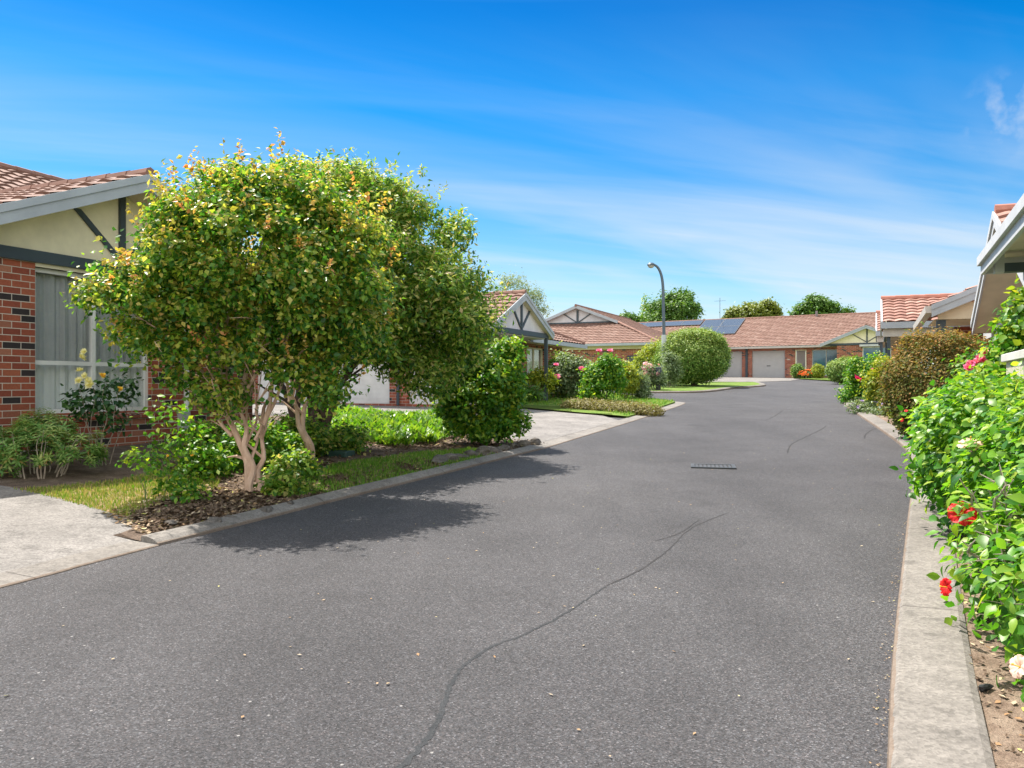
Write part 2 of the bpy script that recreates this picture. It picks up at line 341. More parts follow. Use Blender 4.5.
def leaf(name, stops, young=None, rough=.38, trans=.46, spec=.42):
    m, t, b = mat(name); gi = t.nodes.new('ShaderNodeNewGeometry')
    c = ramp_n(t, gi.outputs['Random Per Island'], stops)
    if young:
        at = t.nodes.new('ShaderNodeAttribute'); at.attribute_name = 'young'
        y = ramp_n(t, gi.outputs['Random Per Island'], young); c = mix_n(t, at.outputs['Fac'], c, y)
    b.inputs['Roughness'].default_value = rough; b.inputs['Specular IOR Level'].default_value = spec
    t.links.new(c, b.inputs['Base Color'])
    tr = t.nodes.new('ShaderNodeBsdfTranslucent'); t.links.new(mix_n(t, 1.0, c, (1.6, 1.6, .8), 'MULTIPLY'), tr.inputs[0])
    mx = t.nodes.new('ShaderNodeMixShader'); mx.inputs[0].default_value = trans
    out = t.nodes['Material Output']; t.links.new(b.outputs[0], mx.inputs[1]); t.links.new(tr.outputs[0], mx.inputs[2]); t.links.new(mx.outputs[0], out.inputs[0]); return m
M['leaf_myrtle'] = leaf('myrtle leaf', [(0, (.022, .09, .012)), (.35, (.065, .20, .022)), (.6, (.15, .32, .034)), (.82, (.34, .43, .05)), (1, (.58, .50, .14))],
                        [(0, (.50, .46, .06)), (.25, (.68, .44, .08)), (.55, (.64, .28, .09)), (1, (.46, .15, .09))])
M['leaf_dark'] = leaf('dark evergreen leaf', [(0, (.03, .10, .016)), (.3, (.085, .21, .025)), (.6, (.20, .34, .04)), (.85, (.38, .45, .08)), (1, (.56, .46, .20))],
                      [(0, (.30, .40, .07)), (.45, (.46, .46, .14)), (.75, (.56, .40, .24)), (1, (.46, .24, .18))], .5, .45)
M['leaf_bright'] = leaf('glossy bright leaf', [(0, (.04, .14, .014)), (.4, (.07, .21, .02)), (.75, (.16, .33, .025)), (1, (.34, .42, .04))],
                        [(0, (.34, .42, .03)), (1, (.52, .48, .04))], .45, .45)
M['leaf_hibiscus'] = leaf('hibiscus leaf', [(0, (.025, .11, .010)), (.3, (.055, .19, .014)), (.65, (.11, .29, .018)), (.9, (.20, .38, .03)), (1, (.36, .44, .05))],
                          [(0, (.26, .44, .03)), (1, (.46, .52, .06))], .4, .45, .4)
M['leaf_bronze'] = leaf('bronze leaf', [(0, (.06, .045, .025)), (.25, (.09, .12, .03)), (.65, (.13, .20, .045)), (.88, (.26, .20, .06)), (1, (.36, .22, .09))],
                        [(0, (.30, .20, .05)), (1, (.40, .17, .06))], .6, .3, .12)
M['leaf_box'] = leaf('clipped hedge leaf', [(0, (.06, .14, .022)), (.5, (.14, .26, .045)), (.85, (.26, .38, .07)), (1, (.40, .46, .13))], [(0, (.24, .32, .06)), (1, (.34, .40, .09))], .5, .25, .3)
M['leaf_yellow'] = leaf('golden leaf', [(0, (.14, .22, .02)), (.5, (.26, .33, .03)), (1, (.44, .42, .04))], [(0, (.5, .42, .03)), (1, (.62, .5, .04))], .45, .35)
M['leaf_grey'] = leaf('grey green leaf', [(0, (.09, .14, .06)), (.5, (.16, .23, .10)), (1, (.28, .34, .18))], [(0, (.3, .36, .16)), (1, (.36, .4, .2))], .5, .3)
M['leaf_euph'] = leaf('spurge leaf', [(0, (.06, .16, .03)), (.5, (.13, .26, .05)), (.85, (.22, .35, .09)), (1, (.36, .20, .07))], [(0, (.32, .44, .12)), (1, (.48, .54, .18))], .5, .3)
M['leaf_rose'] = leaf('rose leaf', [(0, (.016, .065, .022)), (.6, (.035, .11, .032)), (1, (.08, .17, .04))], [(0, (.08, .22, .04)), (1, (.14, .3, .05))], .35, .25)
M['leaf_tree'] = leaf('broad tree leaf', [(0, (.05, .12, .018)), (.5, (.08, .18, .024)), (1, (.15, .26, .035))], [(0, (.16, .28, .04)), (1, (.22, .32, .05))], .5, .3)
M['leaf_olive'] = leaf('olive tree leaf', [(0, (.10, .14, .02)), (.5, (.17, .21, .03)), (1, (.26, .29, .05))], [(0, (.26, .3, .05)), (1, (.32, .34, .06))], .5, .3)
M['leaf_pale'] = leaf('pale feathery leaf', [(0, (.16, .22, .12)), (1, (.30, .36, .22))], [(0, (.3, .36, .2)), (1, (.36, .4, .25))], .6, .3)
M['leaf_dusty'] = leaf('brown hedge leaf', [(0, (.14, .11, .04)), (.5, (.22, .19, .06)), (1, (.30, .26, .08))], [(0, (.3, .26, .07)), (1, (.36, .28, .09))], .6, .25)
M['grass'] = leaf('grass blade', [(0, (.07, .19, .02)), (.5, (.13, .28, .03)), (.8, (.20, .32, .045)), (1, (.38, .32, .13))], None, .5, .35, .3)
M['grass_dry'] = leaf('dry grass blade', [(0, (.12, .23, .03)), (.5, (.22, .29, .05)), (.8, (.36, .31, .11)), (1, (.48, .36, .18))], None, .6, .3, .2)
M['ground_leaf'] = leaf('groundcover leaf', [(0, (.07, .19, .014)), (.5, (.14, .28, .02)), (1, (.27, .37, .04))], None, .4, .4, .4)
M['litter'] = leaf('fallen leaf', [(0, (.42, .34, .22)), (.4, (.30, .17, .08)), (.8, (.52, .42, .30)), (1, (.42, .40, .08))], None, .7, .1, .2)
def petal(n, a, b_): return leaf(n, [(0, a), (1, b_)], None, .5, .3, .3)
M['p_red'] = petal('red petal', (.62, .010, .016), (.82, .03, .025)); M['p_salmon'] = petal('pale pink petal', (.82, .50, .42), (.90, .66, .56))
M['p_pink'] = petal('pink petal', (.72, .14, .34), (.82, .32, .50)); M['p_yellow'] = petal('yellow petal', (.80, .50, .04), (.85, .68, .18))
M['p_pale_y'] = petal('pale yellow petal', (.78, .72, .36), (.85, .82, .58)); M['p_white_pink'] = petal('blush petal', (.72, .28, .36), (.85, .66, .64))
M['p_orange'] = petal('orange petal', (.74, .16, .03), (.82, .24, .06)); M['p_purple'] = petal('purple petal', (.26, .18, .44), (.46, .38, .60))
M['p_magenta'] = petal('magenta petal', (.66, .03, .20), (.78, .08, .28)); M['p_centre'] = petal('stamen', (.75, .55, .08), (.85, .65, .15))
def glass():
    m, t, b = mat('window glass'); b.inputs['Roughness'].default_value = .03; b.inputs['Base Color'].default_value = (.02, .03, .035, 1)
    tr = t.nodes.new('ShaderNodeBsdfTransparent'); tr.inputs[0].default_value = (.96, .97, .97, 1); gl = t.nodes.new('ShaderNodeBsdfGlossy'); gl.inputs['Roughness'].default_value = .02
    lw = t.nodes.new('ShaderNodeLayerWeight'); lw.inputs[0].default_value = .35
    mx = t.nodes.new('ShaderNodeMixShader'); t.links.new(math_n(t, 'ADD', math_n(t, 'MULTIPLY', lw.outputs['Fresnel'], .22), .04, True), mx.inputs[0])
    t.links.new(tr.outputs[0], mx.inputs[1]); t.links.new(gl.outputs[0], mx.inputs[2]); t.links.new(mx.outputs[0], t.nodes['Material Output'].inputs[0]); return m
M['glass'] = glass()
M['glass_blue'] = paint('dark reflective glass', (.04, .15, .24), .04, .3, .9)
M['curtain_grey'] = paint('grey curtain', (.50, .51, .52), .85, .06)
M['curtain_white'] = paint('white sheer curtain', (.90, .92, .92), .8, .04)
def panel():
    m, t, b = mat('solar cells'); s = t.nodes.new('ShaderNodeSeparateXYZ'); t.links.new(coords(t, 'UV'), s.inputs[0])
    a = math_n(t, 'LESS_THAN', math_n(t, 'FRACT', math_n(t, 'DIVIDE', s.outputs[0], .165)), .05); c = math_n(t, 'LESS_THAN', math_n(t, 'FRACT', math_n(t, 'DIVIDE', s.outputs[1], .165)), .05)
    k = mix_n(t, math_n(t, 'MAXIMUM', a, c), (.018, .032, .062), (.12, .14, .17)); t.links.new(k, b.inputs['Base Color']); b.inputs['Roughness'].default_value = .12; return m
M['panel'] = panel(); M['panel_frame'] = paint('panel frame', (.16, .17, .18), .4)
# ------------------------------------------------------------------ ground
def terrain(x, y): return g(y) - .05
sheet('terrain', [(-900, -60), (900, -60), (900, 1500), (-900, 1500)], lambda x, y: 0, M['far'], 1e9, skirt=0)
bpy.data.objects['terrain'].name = 'terrain'
tm = bpy.data.objects['terrain'].data; tm.clear_geometry()
tm.from_pydata([(x, y, g(y) - .06) for y in (-60, -40, 0, 40, 70, 1500) for x in (-900, 900)], [], [(2 * i, 2 * i + 1, 2 * i + 3, 2 * i + 2) for i in range(5)])
sheet('road', [(-16, -14), (12, -14), (30, 20), (44, 62), (22, 66), (-12, 66), (-22, 40), (-10, 12)], lambda x, y: g(y), M['asphalt'], 6, skirt=0)
# left kerb in front of the corner bed (raised), with flush aprons before and after it
def kline(t): return (KP[0] + KD[0] * t, KP[1] + KD[1] * t)
c0, c1 = P(158, 546), P(541, 449.5)
FL = [(-.02, -.03), (-.012, .006), (0, .012), (.30, .022), (.31, -.05)]
RK = [(-.012, -.03), (0, .02), (.06, .05), (.13, .066), (.19, .066), (.20, .05), (.20, -.05)]
a0 = (kline(-9)); ap1 = [a0, kline(-4), P(0, 588), P(80, 566.5), c0]
strip('kerb', catmull(ap1, 4), FL, lambda x, y: g(y), M['kerb'], -1)
strip('kerb', catmull([c0, P(250, 523), P(340, 500), P(450, 472.5), c1], 6), RK, lambda x, y: g(y), M['kerb'], -1)
d2 = [c1, P(590, 434.5), P(640, 419), P(672, 408.5), (5.75, 26.6), (5.72, 27.4), (5.3, 27.95), (4.75, 28.7), (4.45, 32), (4.0, 38), (2, 43)]
d2c = catmull(d2, 6)
strip('kerb', d2c, FL[:3] + [(.34, .022), (.35, -.05)], lambda x, y: g(y), M['kerb'], -1)
# driveway 1 (left), corner bed, driveway 2, lawn of the second house
def off(p, d): return (p[0] - KD[1] * d, p[1] + KD[0] * d)
sheet('driveway', [off(kline(-9), .28), off(P(0, 588), .28), off(P(80, 566.5), .28), off(c0, .28), P(130, 518, .07), P(95, 508, .1), P(50, 496, .14), P(15, 488, .17), (-7, 9.0), (-16, 4), (-14, -8)],
      lambda x, y: zl(x, y) - .002 + .03 * max(0.0, min((s_left(x, y) - .3) / 1.2, 1.0)), M['drive'], .6)
bed = [off(c0, .19)] + [off(P(u, v), .19) for u, v in ((250, 523), (340, 500), (450, 472.5))] + [off(c1, .19), P(520, 442, .05), (-1.05, 15.6), (-1.6, 18.3), (-5.2, 19.6), (-8.5, 12.5), (-8.2, 9.0), P(0, 491, .17), P(50, 499, .14), P(95, 511, .1), P(130, 521, .07)]
def zbed(x, y):
    s = s_left(x, y); k = max(0.0, min((s - .2) / .5, 1.0))
    return zl(x, y) + .010 + .007 * math.sin(x * 5.1 + y * 2.3) * k
sheet('garden_bed', bed, zbed, M['soil'], .35)
sheet('driveway', [off(c1, .32), off(P(590, 434.5), .32), off(P(632, 421.5), .32), P(574, 407.5, .05), P(525, 406.2, .08), (-.2, 22.9), (-7.6, 26.2), (-9, 22), (-1.9, 18.3), (-1.2, 15.6)], lambda x, y: zl(x, y) + .002, M['drive2'], 1.2)
lawn2 = [off(P(640, 419), .33), off(P(672, 408.5), .33), (5.42, 26.6), (5.40, 27.25), (5.0, 27.75), (4.42, 28.5), (4.1, 32), (3.5, 33.5), (.6, 33), (-.3, 23.5), P(525, 406.2, .08), P(574, 407.5, .05), P(610, 414, .03)]
sheet('lawn', lawn2, lambda x, y: zl(x, y) + .045, M['lawn'], 1.0)
# far island (clipped ball), apron of the garages, far lawns
isl = catmull([P(648, 393.2), P(703, 392.6), P(737, 388.6), P(764, 386.4), P(762, 384.2), P(752, 383.2), P(703, 383.8), (5, 50), (1, 52), (-1, 47), (3.6, 42), P(648, 393.2)], 6)[:-1]
strip('kerb', isl + isl[:2], [(-.01, -.05), (0, .06), (.05, .09), (.3, .09), (.31, -.05)], lambda x, y: g(y), M['kerb'], -1)
cxy = (sum(p[0] for p in isl) / len(isl), sum(p[1] for p in isl) / len(isl))
sheet('lawn', [(p[0] + (cxy[0] - p[0]) * .045, p[1] + (cxy[1] - p[1]) * .045) for p in isl], lambda x, y: g(y) + .085, M['lawn'], 2.0)
sheet('driveway', [P(640, 382.6), P(705, 382.4), P(756, 382.2), P(790, 381.0), P(800, 379.2), P(803, 377.0), (24, 66), (5, 74), (2, 60)], lambda x, y: g(y) + .02, M['drive2'], 4)
sheet('lawn', [P(800, 379.4), P(826, 380.2), P(840, 381.5), P(862, 383.5), (27, 48), (34, 56), (26, 64), (22.5, 65), P(803, 377.2)], lambda x, y: g(y) + .06, M['lawn'], 2)
# right kerb and garden
rk = catmull([(-6.5, -12), (-2.2, -4.2), (.25, .6), (1.38, 2.93), (2.04, 4.26), (3.45, 6.99), (5.0, 10.0), (6.32, 12.8), (7.55, 16.3), (9.1, 21), (10.8, 26), (12.3, 30.0), (12.8, 31.0), (13.6, 31.3), (16, 30.8)], 8)
strip('kerb', rk, [(-.012, -.03), (0, .035), (.03, .055), (.31, .062), (.34, .05), (.345, -.06)], lambda x, y: g(y), M['kerb'], 1)
def zr(x, y): return g(y) + .045 + .02 * math.sin(x * 4 + y * 3.1) * .5
rb = []
for i, p in enumerate(rk):
    a, b = rk[max(i - 1, 0)], rk[min(i + 1, len(rk) - 1)]; L = math.dist(a, b); rb.append((p[0] + (b[1] - a[1]) / L * .33, p[1] - (b[0] - a[0]) / L * .33))
sheet('garden_bed', rb + [(30, 28), (30, 10), (12, 2), (3, -12)], zr, M['soil_right'], .6)
# crack sealing and drain
def ribbon(name, pts, wd, seed=1, mt='crack', w1=None):
    w1 = w1 or wd
    rng = random.Random(seed); pts = catmull([P(*p) for p in pts], 14); V = []
    for i, p in enumerate(pts):
        a, b = pts[max(i - 1, 0)], pts[min(i + 1, len(pts) - 1)]; L = math.dist(a, b) or 1; nx, ny = (b[1] - a[1]) / L, -(b[0] - a[0]) / L
        w_ = (wd + (w1 - wd) * i / len(pts)) * (.75 + .45 * rng.random()) * min(1, .3 + i / 6, .3 + (len(pts) - 1 - i) / 6); j = (rng.random() - .5) * wd * .5
        for s in (-1, 1): V.append((p[0] + nx * (s * w_ / 2 + j), p[1] + ny * (s * w_ / 2 + j), g(p[1] + ny * (s * w_ / 2 + j)) + .0015))
    me = bpy.data.meshes.new(name); me.from_pydata(V, [], [(2 * i, 2 * i + 1, 2 * i + 3, 2 * i + 2) for i in range(len(pts) - 1)])
    link(name, me, M[mt])['kind'] = 'structure'
ribbon('road_crack', [(392, 775), (420, 748), (440, 715), (450, 688), (462, 668), (490, 648), (530, 632), (566, 613), (590, 597), (606, 586)], .028, 2, 'crack', .012)
ribbon('road_crack', [(606, 586), (640, 570), (668, 550), (692, 528), (730, 512)], .016, 3, 'crack_faint', .01)
ribbon('road_crack', [(655, 541), (680, 533), (700, 519)], .013, 4, 'crack_faint')
ribbon('road_crack', [(787, 454), (792, 444), (806, 437), (822, 429), (826, 426)], .03, 5, 'crack_faint')
ribbon('road_crack', [(864, 439), (866, 434), (872, 430), (880, 428)], .035, 6, 'crack_faint')
ribbon('road_crack', [(764, 421), (775, 416), (783, 410)], .035, 7, 'crack_faint')
gp = P(713, 466.5); t = empty('drain_grate', (gp[0], gp[1], g(gp[1]) + .004), -12)
tag(t, 'rectangular iron drain grate set flush in the middle of the asphalt road', 'drain')
m = MB()
for a, b, c_, d in ((-.3, .3, -.24, -.19), (-.3, .3, .19, .24), (-.3, -.25, -.19, .19), (.25, .3, -.19, .19)): m.box(a, b, c_, d, -.03, .008)
m.build('grate_frame', M['grate'], t); m = MB()
for k in range(9): m.box(-.235 + k * .055, -.205 + k * .055, -.19, .19, -.03, .004)
m.build('grating', M['grate'], t)
# ------------------------------------------------------------------ roofs and walls
def roof_plane(name, poly, material, parent, course=.32, pitch_u=.30, lift=.042, amp=.029):
    """clay tile courses over a convex polygon (3-D, first edge is the eave)"""
    P3 = [Vector(p) for p in poly]; u = (P3[1] - P3[0]).normalized(); n = None
    for i in range(2, len(P3)):
        c = u.cross(P3[i] - P3[0])
        if c.length > 1e-3: n = c.normalized(); break
    if n.z < 0: n = -n; u = -u
    v = n.cross(u).normalized()
    o = P3[0]; q = [((p - o).dot(u), (p - o).dot(v)) for p in P3]; vmax = max(b for a, b in q)
    def rng_(vv):
        xs = []
        for i in range(len(q)):
            (a0, b0), (a1, b1) = q[i], q[(i + 1) % len(q)]
            if abs(b1 - b0) < 1e-9:
                if abs(b0 - vv) < 1e-6: xs += [a0, a1]
                continue
            t_ = (vv - b0) / (b1 - b0)
            if -1e-6 <= t_ <= 1 + 1e-6: xs.append(a0 + (a1 - a0) * t_)
        return (min(xs), max(xs)) if xs else None
    U0 = min(a for a, b in q); U1 = max(a for a, b in q)
    us = np.arange(math.floor(U0 / pitch_u), math.ceil(U1 / pitch_u) + 1e-6, 1 / 6) * pitch_u
    rows = []; vv = 0.0
    while vv < vmax - 1e-3:
        v1 = min(vv + course, vmax)
        for w_, h in ((vv + 1e-4, lift), (v1 - 1e-4, .004)):
            r = rng_(w_)
            if r is None: continue
            uc = np.clip(us, r[0], r[1]); wave = amp * (np.abs(np.sin(np.pi * us / pitch_u)) ** 1.3)
            rows.append((uc, w_, h + wave))
        vv = v1
    V = []; UV = []; k = len(us)
    for uc, w_, h in rows:
        for a, hh in zip(uc, h): V.append(o + u * float(a) + v * w_ + n * float(hh)); UV.append((float(a), w_))
    fs = [(i * k + j, i * k + j + 1, (i + 1) * k + j + 1, (i + 1) * k + j) for i in range(len(rows) - 1) for j in range(k - 1)
          if not (abs(rows[i][0][j] - rows[i][0][j + 1]) < 1e-6 and abs(rows[i + 1][0][j] - rows[i + 1][0][j + 1]) < 1e-6)]
    me = bpy.data.meshes.new(name); me.from_pydata([tuple(p) for p in V], [], fs); uv = me.uv_layers.new(name='UVMap')
    idx = np.zeros(len(me.loops), np.int32); me.loops.foreach_get('vertex_index', idx)
    uv.data.foreach_set('uv', np.array(UV, np.float32)[idx].ravel())
    return link(name, me, material, parent)
def ridge(parent, p0, p1, material, r=.085):
    p0, p1 = Vector(p0), Vector(p1); L = (p1 - p0).length; n = max(1, int(L / .38)); m = MB(); d = (p1 - p0) / n
    for i in range(n): m.tube([p0 + d * i, p0 + d * (i + 1.12)], [r * 1.06, r * .93], 8)
    return m.build('ridge_cap', material, parent)
def wall(parent, p0, p1, z0, z1, openings=(), th=.22, name='wall', material=None):
    """wall along local p0 -> p1 (axis aligned), thickness to the left of the direction"""
    p0, p1 = Vector((*p0, 0)), Vector((*p1, 0)); d = (p1 - p0); L = d.length; d.normalize(); nrm = Vector((-d.y, d.x, 0)) * th; m = MB()
    def seg(a, b, za, zb):
        if b - a < 1e-4 or zb - za < 1e-4: return
        A, B = p0 + d * a, p0 + d * b
        m.slab([A + Vector((0, 0, za)), B + Vector((0, 0, za)), B + Vector((0, 0, zb)), A + Vector((0, 0, zb))], nrm)
    x = 0
    for s0, s1, za, zb in sorted(openings):
        seg(x, s0, z0, z1); seg(s0, s1, z0, za); seg(s0, s1, zb, z1); x = s1
    seg(x, L, z0, z1); return m.build(name, material or M['brick'], parent)
def window(parent, fr, d, n, wdt, z0, z1, mull=(), trans=(), fmat=None, gl=None, curtain=None, fw=.055, inset=.07):
    """fr = left bottom corner on the outer wall face seen from outside, d along, n outward (local 2-D)"""
    fr, d, n = Vector((*fr, 0)), Vector((*d, 0)), Vector((*n, 0)); fmat = fmat or M['white']; Z = Vector((0, 0, 1)); m = MB(); c = fr - n * inset
    def b(a0, a1, za, zb, dep=.07, back=0.0): m.slab([c + d * a0 + Z * za - n * back, c + d * a1 + Z * za - n * back, c + d * a1 + Z * zb - n * back, c + d * a0 + Z * zb - n * back], n * -dep)
    b(0, fw, z0, z1); b(wdt - fw, wdt, z0, z1); b(fw, wdt - fw, z0, z0 + fw); b(fw, wdt - fw, z1 - fw, z1)
    for x in mull: b(x - fw / 2, x + fw / 2, z0 + fw, z1 - fw, .06, .004)
    for zt in trans: b(fw, wdt - fw, zt - fw / 2, zt + fw / 2, .05, .008)
    w_ = m.build('window', fmat, parent)
    m = MB(); q = c - n * .035; m.slab([q + d * fw + Z * (z0 + fw), q + d * (wdt - fw) + Z * (z0 + fw), q + d * (wdt - fw) + Z * (z1 - fw), q + d * fw + Z * (z1 - fw)], n * -.006)
    m.build('glass', gl or M['glass'], w_)
    if curtain:
        for za, zb, cm_ in curtain:
            V = []; k = int(wdt / .012); rng = random.Random(7)
            ph = 0; st_ = .4; am = .02
            for i in range(k + 1):
                if i % 7 == 0: st_ = .35 + 1.0 * rng.random() ** 2; am = .008 + .026 * rng.random()
                ph += st_; o = q - n * (.10 + am * math.sin(ph) + .006 * math.sin(ph * 2.7)); p = o + d * (i * wdt / k)
                V += [tuple(p + Z * za), tuple(p + Z * zb)]
            me = bpy.data.meshes.new('curtain'); me.from_pydata(V, [], [(2 * i, 2 * i + 2, 2 * i + 3, 2 * i + 1) for i in range(k)])
            link('curtain', me, cm_, w_)
    return w_
MAPS = {'+x': lambda a, b, z: (b, a, z), '-y': lambda a, b, z: (a, -b, z), '-x': lambda a, b, z: (-b, a, z)}
def gable(root, side, ac, half, zE, pitch, oh, depth, o=(0, 0), fascia=None, panel=None, tile=None, ridge_m=None, trims=True, beam=True, beam_w=None, fh=.22, beam_z=None, panel_poly=True, brace=.75, brace_h=.62, soffit=True, left=True, right=True, trim_m=None):
    """a gabled front with tiled roof; a runs along the front, b outwards, zE = roof height at the rake ends"""
    T = math.tan(R(pitch)); mp = MAPS[side]; f = lambda a, b, z: Vector(mp(a + (o[1] if side != '-y' else o[0]), b, z)) + (Vector((o[0], 0, 0)) if side != '-y' else Vector((0, o[1], 0)))
    zA = zE + half * T; fascia = fascia or M['fascia']; panel = panel or M['cream']; tile = tile or M['tile']; ridge_m = ridge_m or M['ridge']; trim_m = trim_m or M['trim']
    for s, on in ((-1, left), (1, right)):
        if not on: continue
        roof_plane('roof', [f(ac + s * half, oh, zE), f(ac + s * half, -depth, zE), f(ac, -depth, zA), f(ac, oh, zA)], tile, root)
        up = Vector((0, 0, 1)); e0, e1 = f(ac + s * half, oh - .02, zE - fh / 2 + .01), f(ac, oh - .02, zA - fh / 2 + .01)
        m = MB(); m.slab([e0 - up * fh / 2, e1 - up * fh / 2, e1 + up * fh / 2, e0 + up * fh / 2], f(0, .03, 0) - f(0, 0, 0))
        m.slab([e0 + up * (fh / 2 - .085) + (f(0, .03, 0) - f(0, 0, 0)), e1 + up * (fh / 2 - .085) + (f(0, .03, 0) - f(0, 0, 0)), e1 + up * (fh / 2 + .012) + (f(0, .03, 0) - f(0, 0, 0)), e0 + up * (fh / 2 + .012) + (f(0, .03, 0) - f(0, 0, 0))], f(0, .022, 0) - f(0, 0, 0))
        m.build('barge_board', fascia, root)
        if soffit:
            dz = fh - .03; m = MB(); m.slab([f(ac + s * half, oh - .02, zE - dz), f(ac, oh - .02, zA - dz), f(ac, .0, zA - dz), f(ac + s * half, .0, zE - dz)], (0, 0, .012)); m.build('soffit', M['soffit'], root)
            # gutter along the side eave
            m = MB(); m.slab([f(ac + s * (half + .10), oh, zE - .13), f(ac + s * (half - .02), oh, zE - .13), f(ac + s * (half - .02), oh, zE + .0), f(ac + s * (half + .11), oh, zE + .0)], f(0, -depth - oh, 0) - f(0, 0, 0)); m.build('gutter', M['gutter'], root)
    ridge(root, f(ac, oh + .0, zA + .025), f(ac, -depth, zA + .025), ridge_m)
    bz = beam_z if beam_z is not None else zE - .12
    if panel_poly:
        hw = half - .02; m = MB(); m.slab([f(ac - hw, 0, bz), f(ac + hw, 0, bz), f(ac + hw, 0, max(zA - T * hw - .05, bz + .001)), f(ac, 0, zA - .05), f(ac - hw, 0, max(zA - T * hw - .05, bz + .001))], f(0, -.06, 0) - f(0, 0, 0)); m.build('gable_panel', panel, root)
    ext = f(0, .045, 0) - f(0, 0, 0); av = f(1, 0, 0) - f(0, 0, 0)
    if beam:
        m = MB(); hw = beam_w or half - .05; m.slab([f(ac - hw, -.01, bz - .15), f(ac + hw, -.01, bz - .15), f(ac + hw, -.01, bz), f(ac - hw, -.01, bz)], f(0, .07, 0) - f(0, 0, 0)); m.build('gable_beam', trim_m, root)
    if trims:
        m = MB(); m.slab([f(ac - .045, .004, bz + .002), f(ac + .045, .004, bz + .002), f(ac + .045, .004, zA - .12), f(ac - .045, .004, zA - .12)], ext); m.build('gable_post', trim_m, root)
        for s in (-1, 1):
            m = MB(); top = f(ac + s * brace, .0055, bz + brace_h); bot = f(ac + s * .05, .0055, bz + .07); m.slab([bot - av * .05, bot + av * .05, top + av * .05, top - av * .05], ext * .8); m.build('gable_brace', trim_m, root)
    return zA, f
def garage_door(root, fr, d, n, wdt, z0, z1, material=None):
    fr, d, n = Vector((*fr, 0)), Vector((*d, 0)), Vector((*n, 0)); Z = Vector((0, 0, 1)); m = MB(); k = 14; c = fr - n * .12
    for i in range(k):
        a, b = z0 + (z1 - z0) * i / k, z0 + (z1 - z0) * (i + 1) / k
        m.slab([c + Z * (a + .012), c + d * wdt + Z * (a + .012), c + d * wdt + Z * b, c + Z * b], n * -.03)
        m.slab([c - n * .012 + Z * a, c - n * .012 + d * wdt + Z * a, c - n * .012 + d * wdt + Z * (a + .012), c - n * .012 + Z * (a + .012)], n * -.02)
    o = m.build('garage_door', material or M['garage'], root)
    m = MB(); q = c + d * wdt / 2 + Z * (z0 + (z1 - z0) * .43); m.slab([q - d * .14, q + d * .14, q + d * .14 + Z * .05, q - d * .14 + Z * .05], n * .03); m.build('handle', M['black'], o); return o
def box_part(root, name, mt, *b, bevel=0.0):
    return MB().box(*b).build(name, mt, root, bevel)
def pipe(root, pts, r, mt, name='downpipe'): return MB().tube(pts, r, 8).build(name, mt, root)
# ------------------------------------------------------------------ house 1 (left)
h = empty('brick_house', (-6.2, 10.1, .65), -23.5)
tag(h, 'red brick house at the left edge with a cream gable and curtained window', 'house')
gable(h, '+x', 1.49, 2.7, 2.69, 22, .58, 5.4, beam_z=2.56, brace=.72, brace_h=.66, beam_w=2.66, fh=.23)
wall(h, (0, -1.3), (0, 4.2), -.5, 2.42, [(1.49, 3.33, .46, 2.36)], th=.22)
wall(h, (-6, -1.3), (-.001, -1.3), -.5, 2.42); wall(h, (0, 4.2), (-6, 4.2), -.5, 2.42)
MB().slab([(.012, .19, 2.36), (.012, 2.03, 2.36), (.012, 2.03, 2.415), (.012, .19, 2.415)], (-.1, 0, 0)).build('lintel', M['creamframe'], h)
window(h, (0, .19), (0, 1), (1, 0), 1.84, .46, 2.36, (.92,), (1.13,), curtain=((.5, 1.13, M['curtain_white']), (1.13, 2.34, M['curtain_grey'])))
MB().slab([(-.2, .15, .455), (.045, .15, .40), (.045, .15, .36), (-.2, .15, .36)], (0, 1.92, 0)).build('sill', M['brick'], h)
pipe(h, [(.05, 2.66, 2.4), (.05, 2.66, .1), (.12, 2.66, 0)], .04, M['white'])
box_part(h, 'meter_box', M['fascia_white'], .001, .10, 2.52, 2.70, .12, .42, bevel=.008)
wall(h, (-1.2, 4.21), (-1.2, 5.2), -.5, 2.42)
wall(h, (-1.2, -5), (-1.2, -1.32), -.5, 2.42)
wall(h, (-11, -5.0), (-1.21, -5.0), -.5, 2.42); wall(h, (-1.2, 5.2), (-11, 5.2), -.5, 2.42); wall(h, (-11, 5.18), (-11, -4.98), -.5, 2.42)
roof_plane('roof', [(-.6, -5.5, 2.6), (-.6, 5.6, 2.6), (-6, 5.6, 5.15), (-6, -5.5, 5.15)], M['tile'], h)
roof_plane('roof', [(-11.4, 5.6, 2.6), (-11.4, -5.5, 2.6), (-6, -5.5, 5.15), (-6, 5.6, 5.15)], M['tile'], h)
ridge(h, (-6, -5.5, 5.19), (-6, 5.6, 5.19), M['ridge'])
for yy in (-5.0, 4.98): MB().slab([(-11, yy, 2.42), (-1.0, yy, 2.42), (-6, yy, 5.05)], (0, .2, 0)).build('gable_panel', M['cream'], h)
